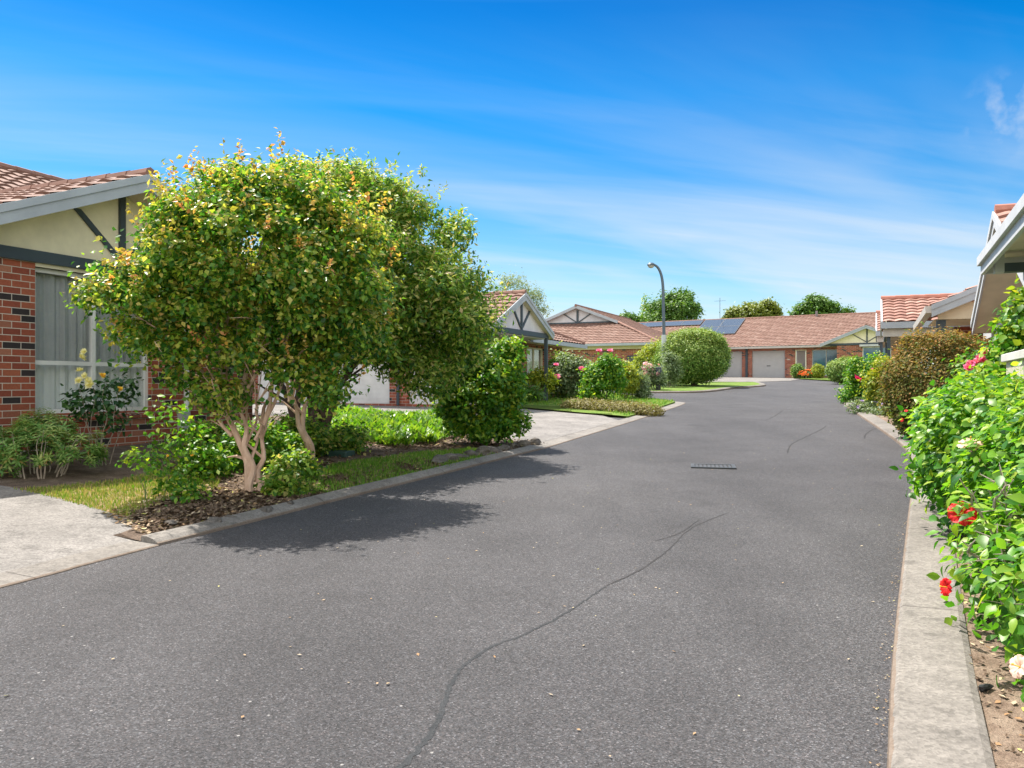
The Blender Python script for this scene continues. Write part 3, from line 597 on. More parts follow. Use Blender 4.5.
# ------------------------------------------------------------------ house 2 (porch gable and garages behind the trees)
h = empty('brick_house', (-.52, 22.45, .92), -24.5)
tag(h, 'brick house with a narrow porch gable half hidden behind the corner trees', 'house')
gable(h, '+x', 1.9, 2.28, 2.23, 25.4, .16, 4.0, beam_z=2.21, brace=.62, brace_h=.62, beam_w=2.1, fascia=M['fascia'], panel=M['pale'])
for yy in (-.12, 3.92): MB().box(-.05, .05, yy - .05, yy + .05, -.1, 2.06).build('post', M['trim'], h)
MB().box(-2.4, -.02, -.2, 4.0, 2.03, 2.06).build('porch_ceiling', M['pale'], h)
wall(h, (-1.5, .24), (-1.5, 9.3), -.4, 2.02, [(1.9, 2.75, 0, 2.0), (3.0, 3.9, .35, 1.9), (5.6, 7.2, .7, 1.9)])
window(h, (-1.5, 3.24), (0, 1), (1, 0), .9, .35, 1.9, (), (), M['creamframe'], curtain=((.4, 1.88, M['curtain_white']),))
window(h, (-1.5, 5.84), (0, 1), (1, 0), 1.6, .7, 1.9, (.8,), (), M['creamframe'], curtain=((.75, 1.88, M['curtain_white']),))
o = MB().slab([(-1.56, 2.14, 0), (-1.56, 2.99, 0), (-1.56, 2.99, 2.0), (-1.56, 2.14, 2.0)], (-.05, 0, 0)).build('door', M['door'], h)
MB().tube([(-1.53, 2.22, 1.0), (-1.53, 2.34, 1.0)], .015, 6).build('handle', M['pole'], o)
wall(h, (-9.2, 0), (-.5, 0), -.5, 2.02, [(.6, 3.0, 0, 1.98), (3.25, 5.75, -.02, 1.98), (6.38, 8.6, -.02, 1.98)])
garage_door(h, (-8.6, 0), (1, 0), (0, -1), 2.4, -.02, 1.98, M['white']); garage_door(h, (-5.95, 0), (1, 0), (0, -1), 2.5, -.02, 1.98, M['white']); garage_door(h, (-2.82, 0), (1, 0), (0, -1), 2.22, -.02, 1.98, M['white'])
pipe(h, [(-3.12, -.05, 2.05), (-3.12, -.05, -.05)], .045, M['trim'])
wall(h, (-9.2, 9.3), (-9.2, .22), -.5, 2.02); wall(h, (-1.5, 9.3), (-9.2, 9.3), -.5, 2.02)
X0, X1, Y0, Y1, zE, xr, zR, dy = -9.7, -.75, -.5, 9.8, 2.12, -5.2, 4.05, 4.4
roof_plane('roof', [(X0, Y0, zE), (X1, Y0, zE), (xr, Y0 + dy, zR)], M['tile'], h)
roof_plane('roof', [(X1, Y0, zE), (X1, Y1, zE), (xr, Y1 - dy, zR), (xr, Y0 + dy, zR)], M['tile'], h)
roof_plane('roof', [(X1, Y1, zE), (X0, Y1, zE), (xr, Y1 - dy, zR)], M['tile'], h)
roof_plane('roof', [(X0, Y1, zE), (X0, Y0, zE), (xr, Y0 + dy, zR), (xr, Y1 - dy, zR)], M['tile'], h)
ridge(h, (X1, Y1, zE + .05), (xr, Y1 - dy, zR + .05), M['ridge']); ridge(h, (X1, Y0, zE + .05), (xr, Y0 + dy, zR + .05), M['ridge']); ridge(h, (xr, Y0 + dy, zR + .05), (xr, Y1 - dy, zR + .05), M['ridge'])
MB().box(X1 - .02, X1 + .1, 4.4, Y1 + .1, zE - .14, zE).build('gutter', M['fascia'], h); MB().box(X0, X1, Y0 - .1, Y0 + .02, zE - .14, zE).build('gutter', M['gutter'], h)
MB().box(X0 + .1, X1 - .03, Y0 + .03, Y1 - .03, zE - .1, zE - .085).build('soffit', M['soffit'], h)
# ------------------------------------------------------------------ house 3 (Dutch gable at the end of the left row)
h = empty('brick_house', (2.85, 49.6, 1.62), -24.5)
tag(h, 'brick house with a tiled hip roof topped by a grey gable, behind the flowering shrubs', 'house')
HW, zE, T = 6.35, 2.33, .42; bb = 3.6; zb = zE + bb * T; hwb = HW - bb; zA = zE + HW * T
roof_plane('roof', [(-HW, 0, zE), (HW, 0, zE), (hwb, bb, zb), (-hwb, bb, zb)], M['tile'], h)
for s in (1, -1):
    roof_plane('roof', [(s * HW, 0, zE), (s * HW, 16, zE), (0, 16, zA), (0, bb - .3, zA), (s * hwb, bb - .3, zb)][:5], M['tile'], h)
    ridge(h, (s * HW, 0, zE + .04), (s * hwb, bb, zb + .05), M['ridge'])
    m = MB(); m.slab([(s * (hwb + .1), bb - .36, zb - .08), (0, bb - .36, zA - .13), (0, bb - .36, zA + .06), (s * (hwb + .1), bb - .36, zb + .1)], (0, .05, 0)); m.build('barge_board', M['fascia'], h)
    m = MB(); m.slab([(s * .08 - .06, bb - .05, zb + .12), (s * .08 + .06, bb - .05, zb + .12), (s * .95 + .06, bb - .05, zb + .68), (s * .95 - .06, bb - .05, zb + .68)], (0, .04, 0)); m.build('gable_brace', M['trim'], h)
ridge(h, (0, bb - .4, zA + .05), (0, 16, zA + .05), M['ridge'])
MB().slab([(-hwb, bb, zb + .02), (hwb, bb, zb + .02), (0, bb, zA - .03)], (0, .06, 0)).build('gable_panel', M['pale'], h)
MB().box(-.07, .07, bb - .055, bb - .005, zb + .1, zA - .25).build('gable_post', M['trim'], h)
MB().box(-hwb, hwb, bb - .06, bb - .002, zb + .02, zb + .12).build('gable_beam', M['trim'], h)
MB().box(-HW - .1, HW + .1, -.12, .02, zE - .15, zE).build('gutter', M['fascia'], h); MB().box(HW - .02, HW + .12, .03, 16, zE - .15, zE).build('gutter', M['fascia'], h)
MB().box(-HW + .05, HW - .04, .04, 15.9, zE - .12, zE - .1).build('soffit', M['soffit'], h)
MB().box(-HW + .4, HW - .35, .36, .44, zE - .34, zE - .13).build('eave_board', M['soffit'], h)
wall(h, (-HW + .5, .5), (HW - .5, .5), -.6, zE - .13); wall(h, (HW - .5, .5), (HW - .5, 15.5), -.6, zE - .13, [(4, 5.6, .9, 2.0)]); wall(h, (-HW + .5, 15.5), (-HW + .5, .73), -.6, zE - .13)
window(h, (HW - .5, 4.5), (0, 1), (1, 0), 1.6, .9, 2.0, (.8,), (), gl=M['glass_blue'])
box_part(h, 'meter_box', M['meter'], 4.3, 5.0, .38, .498, .25, 1.6, bevel=.01); box_part(h, 'vent_box', M['white'], 3.55, 3.95, .42, .498, .2, .5, bevel=.01)
# ------------------------------------------------------------------ far row of units (garages facing the road)
h = empty('brick_unit_row', (19.84, 62.0, 1.98), -32)
tag(h, 'long brick unit row across the road end with beige garage doors and solar panels', 'house')
zE = 2.40; RY, zR = 5.2, 5.05; XL, XR = -26, 7.35
roof_plane('roof', [(XL, -.6, zE), (XR, -.6, zE), (XR, RY, zR), (XL, RY, zR)], M['tile'], h); roof_plane('roof', [(XR, RY * 2 + .6, zE), (XL, RY * 2 + .6, zE), (XL, RY, zR), (XR, RY, zR)], M['tile'], h)
ridge(h, (XL, RY, zR + .04), (XR, RY, zR + .04), M['ridge']); MB().slab([(XR - .02, -.6, zE - .2), (XR - .02, RY, zR - .18), (XR - .02, RY, zR + .06), (XR - .02, -.6, zE + .06)], (.06, 0, 0)).build('barge_board', M['fascia_white'], h)
MB().slab([(XR - .3, .02, zE - .1), (XR - .3, RY * 2 - .1, zE - .1), (XR - .3, RY, zR - .1)], (.1, 0, 0)).build('gable_panel', M['pale'], h)
MB().box(XL, 4.7, -.72, -.58, zE - .14, zE + .01).build('gutter', M['gutter'], h); MB().box(XL, XR - .1, -.57, .3, zE - .13, zE - .115).build('soffit', M['soffit'], h)
ops = [(a - XL, b - XL, z0, z1) for a, b, z0, z1 in ((-8.9, -6.4, 0, 2.1), (-4.6, -2.02, 0, 2.1), (-1.23, 1.27, 0, 2.1), (2.03, 2.86, 0, 2.12), (3.26, 5.2, .12, 2.1))]
wall(h, (XL, 0), (5.21, 0), -.5, 2.27, ops); wall(h, (XL, 10), (XL, .23), -.5, 2.27); wall(h, (XR - .3, .23), (XR - .3, 10), -.5, 2.27)
for a in (-8.9, -4.6, -1.23): garage_door(h, (a, 0), (1, 0), (0, -1), 2.5 if a > -4 else 2.58 if a > -5 else 2.5, 0, 2.1)
m = MB(); m.box(-1.72, -1.55, -.1, -.002, -.1, 2.27); m.build('downpipe', M['trim'], h)
o = MB().box(2.14, 2.75, .06, .11, 0, 2.05).build('door', M['door'], h); MB().box(2.66, 2.70, .03, .06, .95, 1.1).build('handle', M['pole'], o)
m = MB(); m.box(2.03, 2.11, .03, .12, 0, 2.12); m.box(2.78, 2.86, .03, .12, 0, 2.12); m.box(2.11, 2.78, .03, .12, 2.06, 2.12); m.build('door_frame', M['creamframe'], h)
window(h, (3.26, 0), (1, 0), (0, -1), 1.94, .12, 2.1, (1.0,), (.7,), M['fascia_white'], M['glass_blue'])
box_part(h, 'number_plate', M['gutter'], 1.45, 1.65, -.02, -.001, 1.35, 1.43)
gable(h, '-y', 7.25, 3.1, 2.43, 22, .5, 5.0, o=(0, -1.15), beam_z=2.47, panel=M['cream'], brace=1.25, brace_h=.82, beam_w=2.9)
wall(h, (5.22, -1.15), (9.6, -1.15), -.5, 2.3, [(1.72, 3.6, .55, 2.18)]); wall(h, (5.22, -.001), (5.22, -1.149), -.5, 2.3)
window(h, (6.94, -1.15), (1, 0), (0, -1), 1.88, .55, 2.18, (), (), M['white'], M['glass_blue']); MB().box(6.8, 9.3, -1.5, -1.21, 2.20, 2.34).build('window_hood', M['fascia_white'], h)
sl = Vector((0, RY + .6, zR - zE)).normalized(); up = Vector((0, -sl.z, sl.y))
def solar(x, v, w_, l):
    p = Vector((x, -.6, zE)) + sl * v + up * .10; m = MB(); m.slab([p, p + Vector((w_, 0, 0)), p + Vector((w_, 0, 0)) + sl * l, p + sl * l], up * .035); o = m.build('solar_panel', M['panel'], h)
    m = MB(); q = p - up * .002
    for a, b in (((-.02, -.02), (w_ + .02, 0)), ((-.02, l), (w_ + .02, l + .02)), ((-.02, 0), (0, l)), ((w_, 0), (w_ + .02, l))):
        m.slab([q + Vector((a[0], 0, 0)) + sl * a[1], q + Vector((b[0], 0, 0)) + sl * a[1], q + Vector((b[0], 0, 0)) + sl * b[1], q + Vector((a[0], 0, 0)) + sl * b[1]], up * .042)
    m.build('panel_frame', M['panel_frame'], o)
for i in range(2):
    for j in range(2): solar(-6.6 + i * 1.75, 2.75 + j * 1.75, 1.68, 1.68)
for i in range(6): solar(-17.4 + i * 1.78, 5.15, 1.7, 1.0)
pipe(h, [(-5.6, RY + .6, zR - .3), (-5.6, RY + .6, zR + 2.0)], .02, M['pole'], 'antenna_mast'); MB().box(-6.1, -5.1, RY + .59, RY + .61, zR + 1.72, zR + 1.74).build('antenna_bar', M['pole'], h)
pipe(h, [(2.6, RY - .2, zR - .2), (2.6, RY - .2, zR + .4)], .09, M['door'], 'roof_vent')
o = empty('garden_shed', (31.0, 66, 2.05), -32); tag(o, 'blue grey metal roofed building seen behind the far right gable', 'shed')
wall(o, (-2.4, 0), (2.4, 0), -.3, 2.6, material=M['pale']); wall(o, (2.4, .23), (2.4, 5), -.3, 2.6, material=M['pale']); wall(o, (-2.4, 5), (-2.4, .23), -.3, 2.6, material=M['pale'])
m = MB()
for k in range(26): m.box(-2.6 + k * .2, -2.58 + k * .2 + .02, -.3, .0, 0, .001) if False else None
m.slab([(-2.7, -.4, 2.55), (2.7, -.4, 2.55), (2.7, 2.6, 4.05), (-2.7, 2.6, 4.05)], (0, 0, .04))
for k in range(27): m.slab([(-2.66 + k * .2, -.4, 2.592), (-2.63 + k * .2, -.4, 2.592), (-2.63 + k * .2, 2.6, 4.092), (-2.66 + k * .2, 2.6, 4.092)], (0, 0, .03))
m.slab([(-2.7, 5.6, 2.55), (2.7, 5.6, 2.55), (2.7, 2.605, 4.05), (-2.7, 2.605, 4.05)], (0, 0, .04)); m.build('roof', M['slate'], o)
# ------------------------------------------------------------------ right side: two tiled carports along the road
def carport(loc, label):
    h = empty('tiled_carport', loc, -24.5); tag(h, label, 'carport', 'tiled carports on the right of the road')
    W, D, zE, zR = 7.5, 2.4, 2.42, 3.27
    roof_plane('roof', [(0, 0, zE), (W, 0, zE), (W, D, zR), (0, D, zR)], M['tile_red'], h); roof_plane('roof', [(W, 2 * D, zE), (0, 2 * D, zE), (0, D, zR), (W, D, zR)], M['tile_red'], h)
    ridge(h, (-.04, D, zR + .03), (W, D, zR + .03), M['ridge_red'], .10)
    for y0, y1 in ((-.02, D), (2 * D + .02, D)):
        m = MB(); m.slab([(-.05, y0, zE - .15), (-.05, y1, zR - .15), (-.05, y1, zR + .05), (-.05, y0, zE + .05)], (.045, 0, 0)); m.build('barge_board', M['fascia_white'], h)
    MB().slab([(.1, .1, zE - .1), (.1, 2 * D - .1, zE - .1), (.1, D, zR - .1)], (.05, 0, 0)).build('gable_panel', M['cream'], h)
    MB().box(-.04, W, -.12, .0, zE - .16, zE + .01).build('gutter', M['fascia'], h)
    MB().box(.0, W, .02, .10, zE - .38, zE - .165).build('eave_beam', M['gutter'], h)
    for yy in (1.5, 3.0, 4.6): MB().box(.12, W, yy, yy + .08, zE - .4, zE - .15).build('cross_beam', M['soffit'], h)
    MB().box(.05, .15, .11, 4.7, zE - .3, zE - .16).build('side_beam', M['trim'], h)
    for yy in (.10, 4.6): MB().box(.10, .19, yy, yy + .09, -.4, zE - .301).build('post', M['trim'], h)
    wall(h, (2.9, 4.9), (7.5, 4.9), -.3, zE - .41); wall(h, (7.2, .3), (7.2, 4.88), -.3, zE - .41)
    return h
carport((10.2, 22.0, .76), 'carport with an orange red tiled roof on dark posts above the roadside roses')
carport((13.42, 29.4, 1.0), 'farther tiled carport showing only a thin strip of roof and post beside the far gable')
# house with a dark porch gable between the carport and the nearest house
h = empty('brick_house', (7.9, 15.06, .55), -24.5)
tag(h, 'brick house with a dark grey porch gable rising behind the clipped bronze bush', 'house')
zA, f = gable(h, '-y', 3.0, 3.0, 2.42, 23, .32, 5.2, o=(0, .32), panel=M['brick'], beam_z=2.47, trims=False, beam=False, tile=M['tile_red'], ridge_m=M['ridge_red'], fascia=M['fascia'])
MB().box(.12, 5.9, .27, .33, 2.18, 2.5).build('porch_beam', M['soffit'], h)
MB().box(.05, 5.9, .37, 2.2, 2.17, 2.19).build('porch_ceiling', M['soffit'], h)
for xx in (.10, 5.6): MB().box(xx, xx + .16, .30, .46, -.4, 2.17).build('post', M['trim'], h)
wall(h, (.55, 2.2), (5.8, 2.2), -.4, 2.16, [(.6, 1.5, 0, 2.05), (2.2, 4, .5, 2.0)]); wall(h, (.55, 5.4), (.55, 2.43), -.4, 2.16)
window(h, (2.75, 2.2), (1, 0), (0, -1), 1.8, .5, 2.0, (.9,), (), M['creamframe'], curtain=((.55, 1.95, M['curtain_white']),))
o = MB().box(1.16, 2.04, 2.28, 2.33, 0, 2.05).build('door', M['door'], h); MB().box(1.95, 1.98, 2.24, 2.28, .95, 1.1).build('handle', M['pole'], o)
# nearest house on the right: road facing gable, deep eave in front
h = empty('brick_house', (6.47, 10.72, .42), -25)
tag(h, 'nearest house on the right with a steep white edged gable and a deep overhanging eave', 'house')
T = math.tan(R(23)); hf = 3.0; zA = 3.37
gable(h, '-x', 0, hf, zA - hf * T, 23, .6, 6.0, o=(.6, 0), panel=M['pale'], tile=M['tile_red'], ridge_m=M['ridge_red'], trims=True, beam=False, beam_z=2.1, brace=.55, brace_h=.5, fascia=M['fascia_white'], fh=.2)
wall(h, (.6, 3.0), (.6, -3.2), -.4, 2.08, [(1.2, 2.6, .5, 1.85)], th=-.22 if False else .22)
window(h, (.6, 1.8), (0, -1), (-1, 0), 1.4, .5, 1.85, (.7,), (), M['white'], curtain=((.55, 1.8, M['curtain_white']),))
wall(h, (6.4, 2.99), (.83, 2.99), -.4, 2.08)
MB().box(.28, .595, 1.9, 4.3, 1.87, 2.03).build('window_hood', M['fascia_white'], h)
pipe(h, [(.42, 4.1, 1.86), (.42, 4.1, -.2)], .045, M['white'])
# the nearer unit's flat eave: stepped gutter, soffit, beam end, wall
MB().box(-.45, -.38, -9, -2.65, 2.33, 2.42).build('gutter', M['fascia_white'], h); MB().box(-.415, -.38, -9, -2.66, 2.235, 2.329).build('eave_board', M['fascia_white'], h)
MB().box(-.379, .598, -9, -2.67, 2.40, 2.405).build('soffit', M['soffit'], h)
roof_plane('roof', [(-.30, -9, 2.41), (-.30, -2.63, 2.41), (3.2, -2.63, 3.35), (3.2, -9, 3.35)], M['tile_red'], h)
MB().slab([(-.375, -2.652, 2.24), (3.2, -2.652, 2.24), (3.2, -2.652, 3.3), (-.375, -2.652, 2.40)], (0, -.05, 0)).build('gable_panel', M['pale'], h)
MB().box(-.34, -.26, -3.2, -3.05, 2.19, 2.399).build('beam_end', M['fascia_white'], h); MB().box(-.259, .59, -3.19, -3.06, 2.195, 2.28).build('beam', M['trim'], h)
wall(h, (.6, -3.21), (.6, -9), -.4, 2.399, material=M['pale'])
# slatted fence behind the hedge
fx = empty('paling_fence', (5.12, 8.3, g(8.3) + .05), -25); tag(fx, 'low cream paling fence with a grey top rail behind the leafy hedge on the right', 'fence')
m = MB()
for k in range(32): m.box(0, .018, -.06 - k * .095 - .08, -.06 - k * .095, .05, 1.41)
m.build('paling', M['fence'], fx); MB().box(-.035, .06, -3.2, .05, 1.411, 1.49).build('top_rail', M['fence_rail'], fx, .006)
for yy in (0.0, -1.6, -3.12): MB().box(.02, .11, yy - .045, yy + .045, -.1, 1.41).build('post', M['fence_rail'], fx)
MB().box(.019, .05, -3.1, -.05, .3, .38).build('rail', M['fence_rail'], fx)
# ------------------------------------------------------------------ foliage
def unit(a): return a / np.maximum(np.linalg.norm(a, axis=-1, keepdims=True), 1e-9)
def leaves(name, pos, nrm, axis, L, W, material, parent=None, young=None, rng=None, fold=.18, droop=.12):
    n = len(pos); rng = rng or np.random.default_rng(0)
    axis = unit(axis - nrm * np.sum(axis * nrm, 1, keepdims=True)); side = np.cross(nrm, axis)
    s = (.65 + .6 * rng.random(n))[:, None]; l = L * s; w_ = W * s * (.85 + .3 * rng.random((n, 1)))
    base = pos; tip = pos + axis * l - nrm * l * droop; mid = pos + axis * l * .45 + nrm * l * .03 - nrm * w_ * fold
    lf = pos + axis * l * .42 - side * w_ * .5 + nrm * w_ * fold * .4; rt = pos + axis * l * .42 + side * w_ * .5 + nrm * w_ * fold * .4
    V = np.stack([base, lf, tip, rt, mid], 1).reshape(-1, 3); i = np.arange(n)[:, None] * 5
    Q = np.concatenate([i + np.array([[0, 4, 2, 1]]), i + np.array([[0, 3, 2, 4]])], 1).reshape(-1, 4)
    y = np.repeat(young, 5) if young is not None else np.zeros(n * 5)
    return np_mesh(name, V, Q, material, parent, y)
def big_leaves(name, pos, nrm, axis, L, W, material, parent=None, young=None, rng=None, fold=.2, droop=.22):
    """toothed broad leaves for plants near the camera: 11 vertices each"""
    n = len(pos); axis = unit(axis - nrm * np.sum(axis * nrm, 1, keepdims=True)); side = np.cross(nrm, axis)
    s = (.6 + .7 * rng.random(n))[:, None]; l = L * s; w_ = W * s * (.85 + .3 * rng.random((n, 1)))
    cu = droop * (.4 + 1.2 * rng.random((n, 1)))
    def pt(a, b): return pos + axis * l * a + side * w_ * b + nrm * (w_ * abs(b) * 2 * fold * .5 - l * cu * a * a)
    V = np.stack([pt(0, 0), pt(.18, -.34), pt(.42, -.5), pt(.72, -.30), pt(1.0, 0), pt(.72, .30), pt(.42, .5), pt(.18, .34), pt(.22, 0), pt(.46, 0), pt(.74, 0)], 1).reshape(-1, 3)
    i = np.arange(n)[:, None] * 11
    fs = [(0, 8, 1, 1), (1, 8, 9, 2), (2, 9, 10, 3), (3, 10, 4, 4), (0, 7, 8, 8), (8, 7, 6, 9), (9, 6, 5, 10), (10, 5, 4, 4)]
    V4 = [f for f in fs if len(set(f)) == 4]; T3 = [(0, 8, 1), (3, 10, 4), (0, 7, 8), (10, 5, 4)]
    me = bpy.data.meshes.new(name); me.vertices.add(len(V)); me.vertices.foreach_set('co', V.astype(np.float32).ravel())
    q = np.concatenate([i + np.array([f]) for f in V4], 1).reshape(-1); t3 = np.concatenate([i + np.array([f]) for f in T3], 1).reshape(-1)
    lp = np.concatenate([q, t3]).astype(np.int32); me.loops.add(len(lp)); me.loops.foreach_set('vertex_index', lp)
    ls = np.concatenate([np.arange(0, len(q), 4), len(q) + np.arange(0, len(t3), 3)]).astype(np.int32); me.polygons.add(len(ls)); me.polygons.foreach_set('loop_start', ls)
    a = me.attributes.new('young', 'FLOAT', 'POINT'); a.data.foreach_set('value', np.repeat(young if young is not None else np.zeros(n), 11).astype(np.float32))
    me.polygons.foreach_set('use_smooth', np.ones(len(ls), bool)); me.update(calc_edges=True); me.validate(); return link(name, me, material, parent)
def lobe_points(lobes, n, rng, shell=.6, sigma=.0, per=1, bumps=.16, low=-1.0):
    """points near the surface of a union of ellipsoids (cx,cy,cz,rx,ry,rz), gathered in clumps; returns pos, outward, depth 0..1"""
    lobes = np.array(lobes, float); area = (lobes[:, 3] * lobes[:, 4] + lobes[:, 3] * lobes[:, 5] + lobes[:, 4] * lobes[:, 5]); m = max(1, int(n / per * 1.9))
    k = rng.choice(len(lobes), m, p=area / area.sum()); d = unit(rng.normal(size=(m, 3)))
    ph = rng.random((len(lobes), 6)) * 6.28
    wob = sum(np.sin(d[:, i % 3] * (3.1 + 1.7 * i) + d[:, (i + 1) % 3] * (4.3 - .5 * i) + ph[k, i]) for i in range(6)) / 6
    rr = (shell + (1 - shell) * rng.random(m) ** .6); sc_ = rr * (1 + bumps * wob * 1.6)
    c = lobes[k]; p = c[:, :3] + d * c[:, 3:] * sc_[:, None]; o = unit(d / c[:, 3:])
    keep = d[:, 2] > low
    for j in range(len(lobes)):
        q = np.linalg.norm((p - lobes[j, :3]) / lobes[j, 3:], axis=1); keep &= (k == j) | (q > shell * .93)
    p, o, rr = p[keep], o[keep], rr[keep]; p, o, rr = p[:int(n / per)], o[:int(n / per)], rr[:int(n / per)]
    if per > 1:
        p = np.repeat(p, per, 0) + rng.normal(size=(len(p) * per, 3)) * sigma; o = np.repeat(o, per, 0); rr = np.repeat(rr, per)
    return p, o, rr
def clumpify(lobes, n, r0, r1, seed, shell=.78):
    lobes = [(*l[:3], *[max(x - .75 * (r0 + r1) / 2, x * .35) for x in l[3:]]) for l in lobes]
    rng = np.random.default_rng(seed + 500); p, o, rr = lobe_points(lobes, n * 3, rng, shell, 0, 1, .12, -.8); out = []
    p = p + o * rng.normal(size=(len(p), 1)) * (r0 + r1) * .14
    for q in p:          # keep the clump centres apart so that gaps stay between them
        r = r0 + (r1 - r0) * rng.random()
        if all(math.dist(q, s[:3]) > .68 * (r + s[3]) for s in out): out.append((q[0], q[1], q[2], r, r, r * (.62 + .25 * rng.random())))
        if len(out) >= n: break
    return out
def foliage(name, lobes, n, L, W, material, parent, seed, shell=.6, sigma=.08, per=6, bumps=.16, up=.5, rnd=.7, low=-1, young_k=.0, young_up=0.0, big=False, droop=.12, minz=None, axis_up=.1, clump=None):
    inner = lobes
    if clump: lobes = clumpify(lobes, *clump, seed)
    if n < 8000: n = int(n * 1.9); L *= 1.08; W *= 1.15
    rng = np.random.default_rng(seed); p, o, rr = lobe_points(lobes, n, rng, shell, sigma, per, bumps, low)
    if clump:
        p2, o2, r2 = lobe_points(inner, int(n * .16), rng, .45, sigma * 1.5, per, bumps, low); p, o, rr = np.r_[p, p2], np.r_[o, o2], np.r_[rr, r2 * .6]
    if minz is not None:
        kz = minz(p[:, 0], p[:, 1], p[:, 2]); p, o, rr = p[kz], o[kz], rr[kz]
    m = len(p); nr = unit(o * .6 + np.array((0, 0, up)) + rng.normal(size=(m, 3)) * rnd * .6)
    ax = o * .6 + rng.normal(size=(m, 3)) * .8 + np.array((0, 0, axis_up))
    y = np.zeros(m)
    if young_k > 0:
        ck = np.repeat(rng.random(math.ceil(m / per)), per)[:m]
        y = np.clip((rr - .80) / .2, 0, 1) * np.clip(.35 + o[:, 2] * young_up, 0, 1) * (ck < young_k) * (.5 + .5 * rng.random(m))
    fn = big_leaves if big else leaves
    return fn(name, p, nr, ax, L, W, material, parent, y, rng, droop=droop)
def core(lobes, parent_mesh, k=.72): pass
def stems(name, base, targets, r0, material, parent, seed=1, wig=.06, n=5, sub=0, sub_len=.4, rt=.15, taper_n=6):
    rng = random.Random(seed); m = MB()
    for b, t_, r in targets:
        b = Vector(b); t_ = Vector(t_); pts = []
        mid = b.lerp(t_, .45) + Vector((0, 0, .06 * (t_ - b).length)); prevp = []
        for i in range(n + 1):
            a = i / n; p = (b * (1 - a) ** 2 + mid * 2 * a * (1 - a) + t_ * a * a) + Vector((rng.gauss(0, wig), rng.gauss(0, wig), rng.gauss(0, wig * .4))) * (0 if i == 0 else 1) * (t_ - b).length * .35
            pts.append(p)
        pts2 = [Vector(q) for q in catmull(pts, 3)]; k = len(pts2); rad = [r * (1 - (1 - rt) * (i / (k - 1)) ** .8) for i in range(k)]
        m.tube(pts2, rad, taper_n)
        for j in range(sub):
            i = rng.randint(int(k * .45), k - 2); q = pts2[i]; dr = ((t_ - b).normalized() + Vector((rng.gauss(0, .8), rng.gauss(0, .8), rng.gauss(.1, .5)))).normalized()
            e = q + dr * sub_len * (.6 + .7 * rng.random()); mm = q.lerp(e, .5) + Vector((rng.gauss(0, .04), rng.gauss(0, .04), .03))
            m.tube([q, mm, e], [rad[i] * .6, rad[i] * .42, rad[i] * .15], 5)
    return m.build(name, material, parent)
def make_flower_mesh(name, size, material, petals=6, layers=2, seed=0, cup=.5):
    rng = np.random.default_rng(seed); ps, ns, ax, = [], [], []
    for l in range(layers):
        for k in range(petals):
            a = 2 * math.pi * (k + .5 * l) / petals + rng.normal() * .1; tilt = cup + .35 * l + rng.normal() * .08
            d = np.array((math.cos(a) * math.cos(tilt), math.sin(a) * math.cos(tilt), math.sin(tilt))); nn = np.array((-math.cos(a) * math.sin(tilt), -math.sin(a) * math.sin(tilt), math.cos(tilt)))
            ps.append(d * size * .06); ns.append(nn); ax.append(d)
    o = big_leaves(name, np.array(ps), np.array(ns), np.array(ax), size * .56, size * .55, material, None, None, rng, fold=-.12, droop=.25); me = o.data; bpy.data.objects.remove(o); return me
def add_flowers(parent, spots, me, name='flower', seed=0, sc_=(.8, 1.2), n0=None):
    rng = random.Random(seed)
    for s in spots:
        o = bpy.data.objects.new(name, me); col.objects.link(o); o.parent = parent; o.location = s[:3]
        d = Vector(s[3:6]) if len(s) >= 6 else Vector((rng.gauss(0, .4), -.6 + rng.gauss(0, .4), .7))
        o.rotation_euler = d.to_track_quat('Z', 'Y').to_euler(); k = rng.uniform(*sc_); o.scale = (k, k, k)
def plant(name, label, cat, at, z, lobes, n, L, W, lm, seed, group=None, stem=None, **kw):
    """lobes local to the plant's foot"""
    t = empty(name, (at[0], at[1], z)); tag(t, label, cat, group)
    if 'clump' not in kw and kw.get('shell', .6) < .5:
        rm = max(l[3] for l in lobes); kw['clump'] = (10 * len(lobes), rm * .26, rm * .48)
    foliage('foliage', lobes, n, L, W, lm, t, seed, **kw)
    if stem: stems('stem', None, stem[0], 0, stem[1], t, seed)
    return t
def fan(n, r, hgt, rad, seed, z0=0, spread=.1):
    rng = random.Random(seed); out = []
    for i in range(n):
        a = 2 * math.pi * i / n + rng.gauss(0, .3); k = r * (.5 + .5 * rng.random())
        out.append(((math.cos(a) * spread, math.sin(a) * spread, z0 - .1), (math.cos(a) * k, math.sin(a) * k, z0 + hgt * (.75 + .35 * rng.random())), rad * (.7 + .5 * rng.random())))
    return out
def surf(lobes, n, seed, low=-.2, face=None, k=1.0):
    rng = np.random.default_rng(seed); p, o, rr = lobe_points(lobes, n * 6, rng, .97, 0, 1, .1, low)
    if face is not None: s = (o @ np.array(face)) > .1; p, o = p[s], o[s]
    return [tuple(a * 1.0) + tuple(b) for a, b in zip(p[:n], o[:n])]
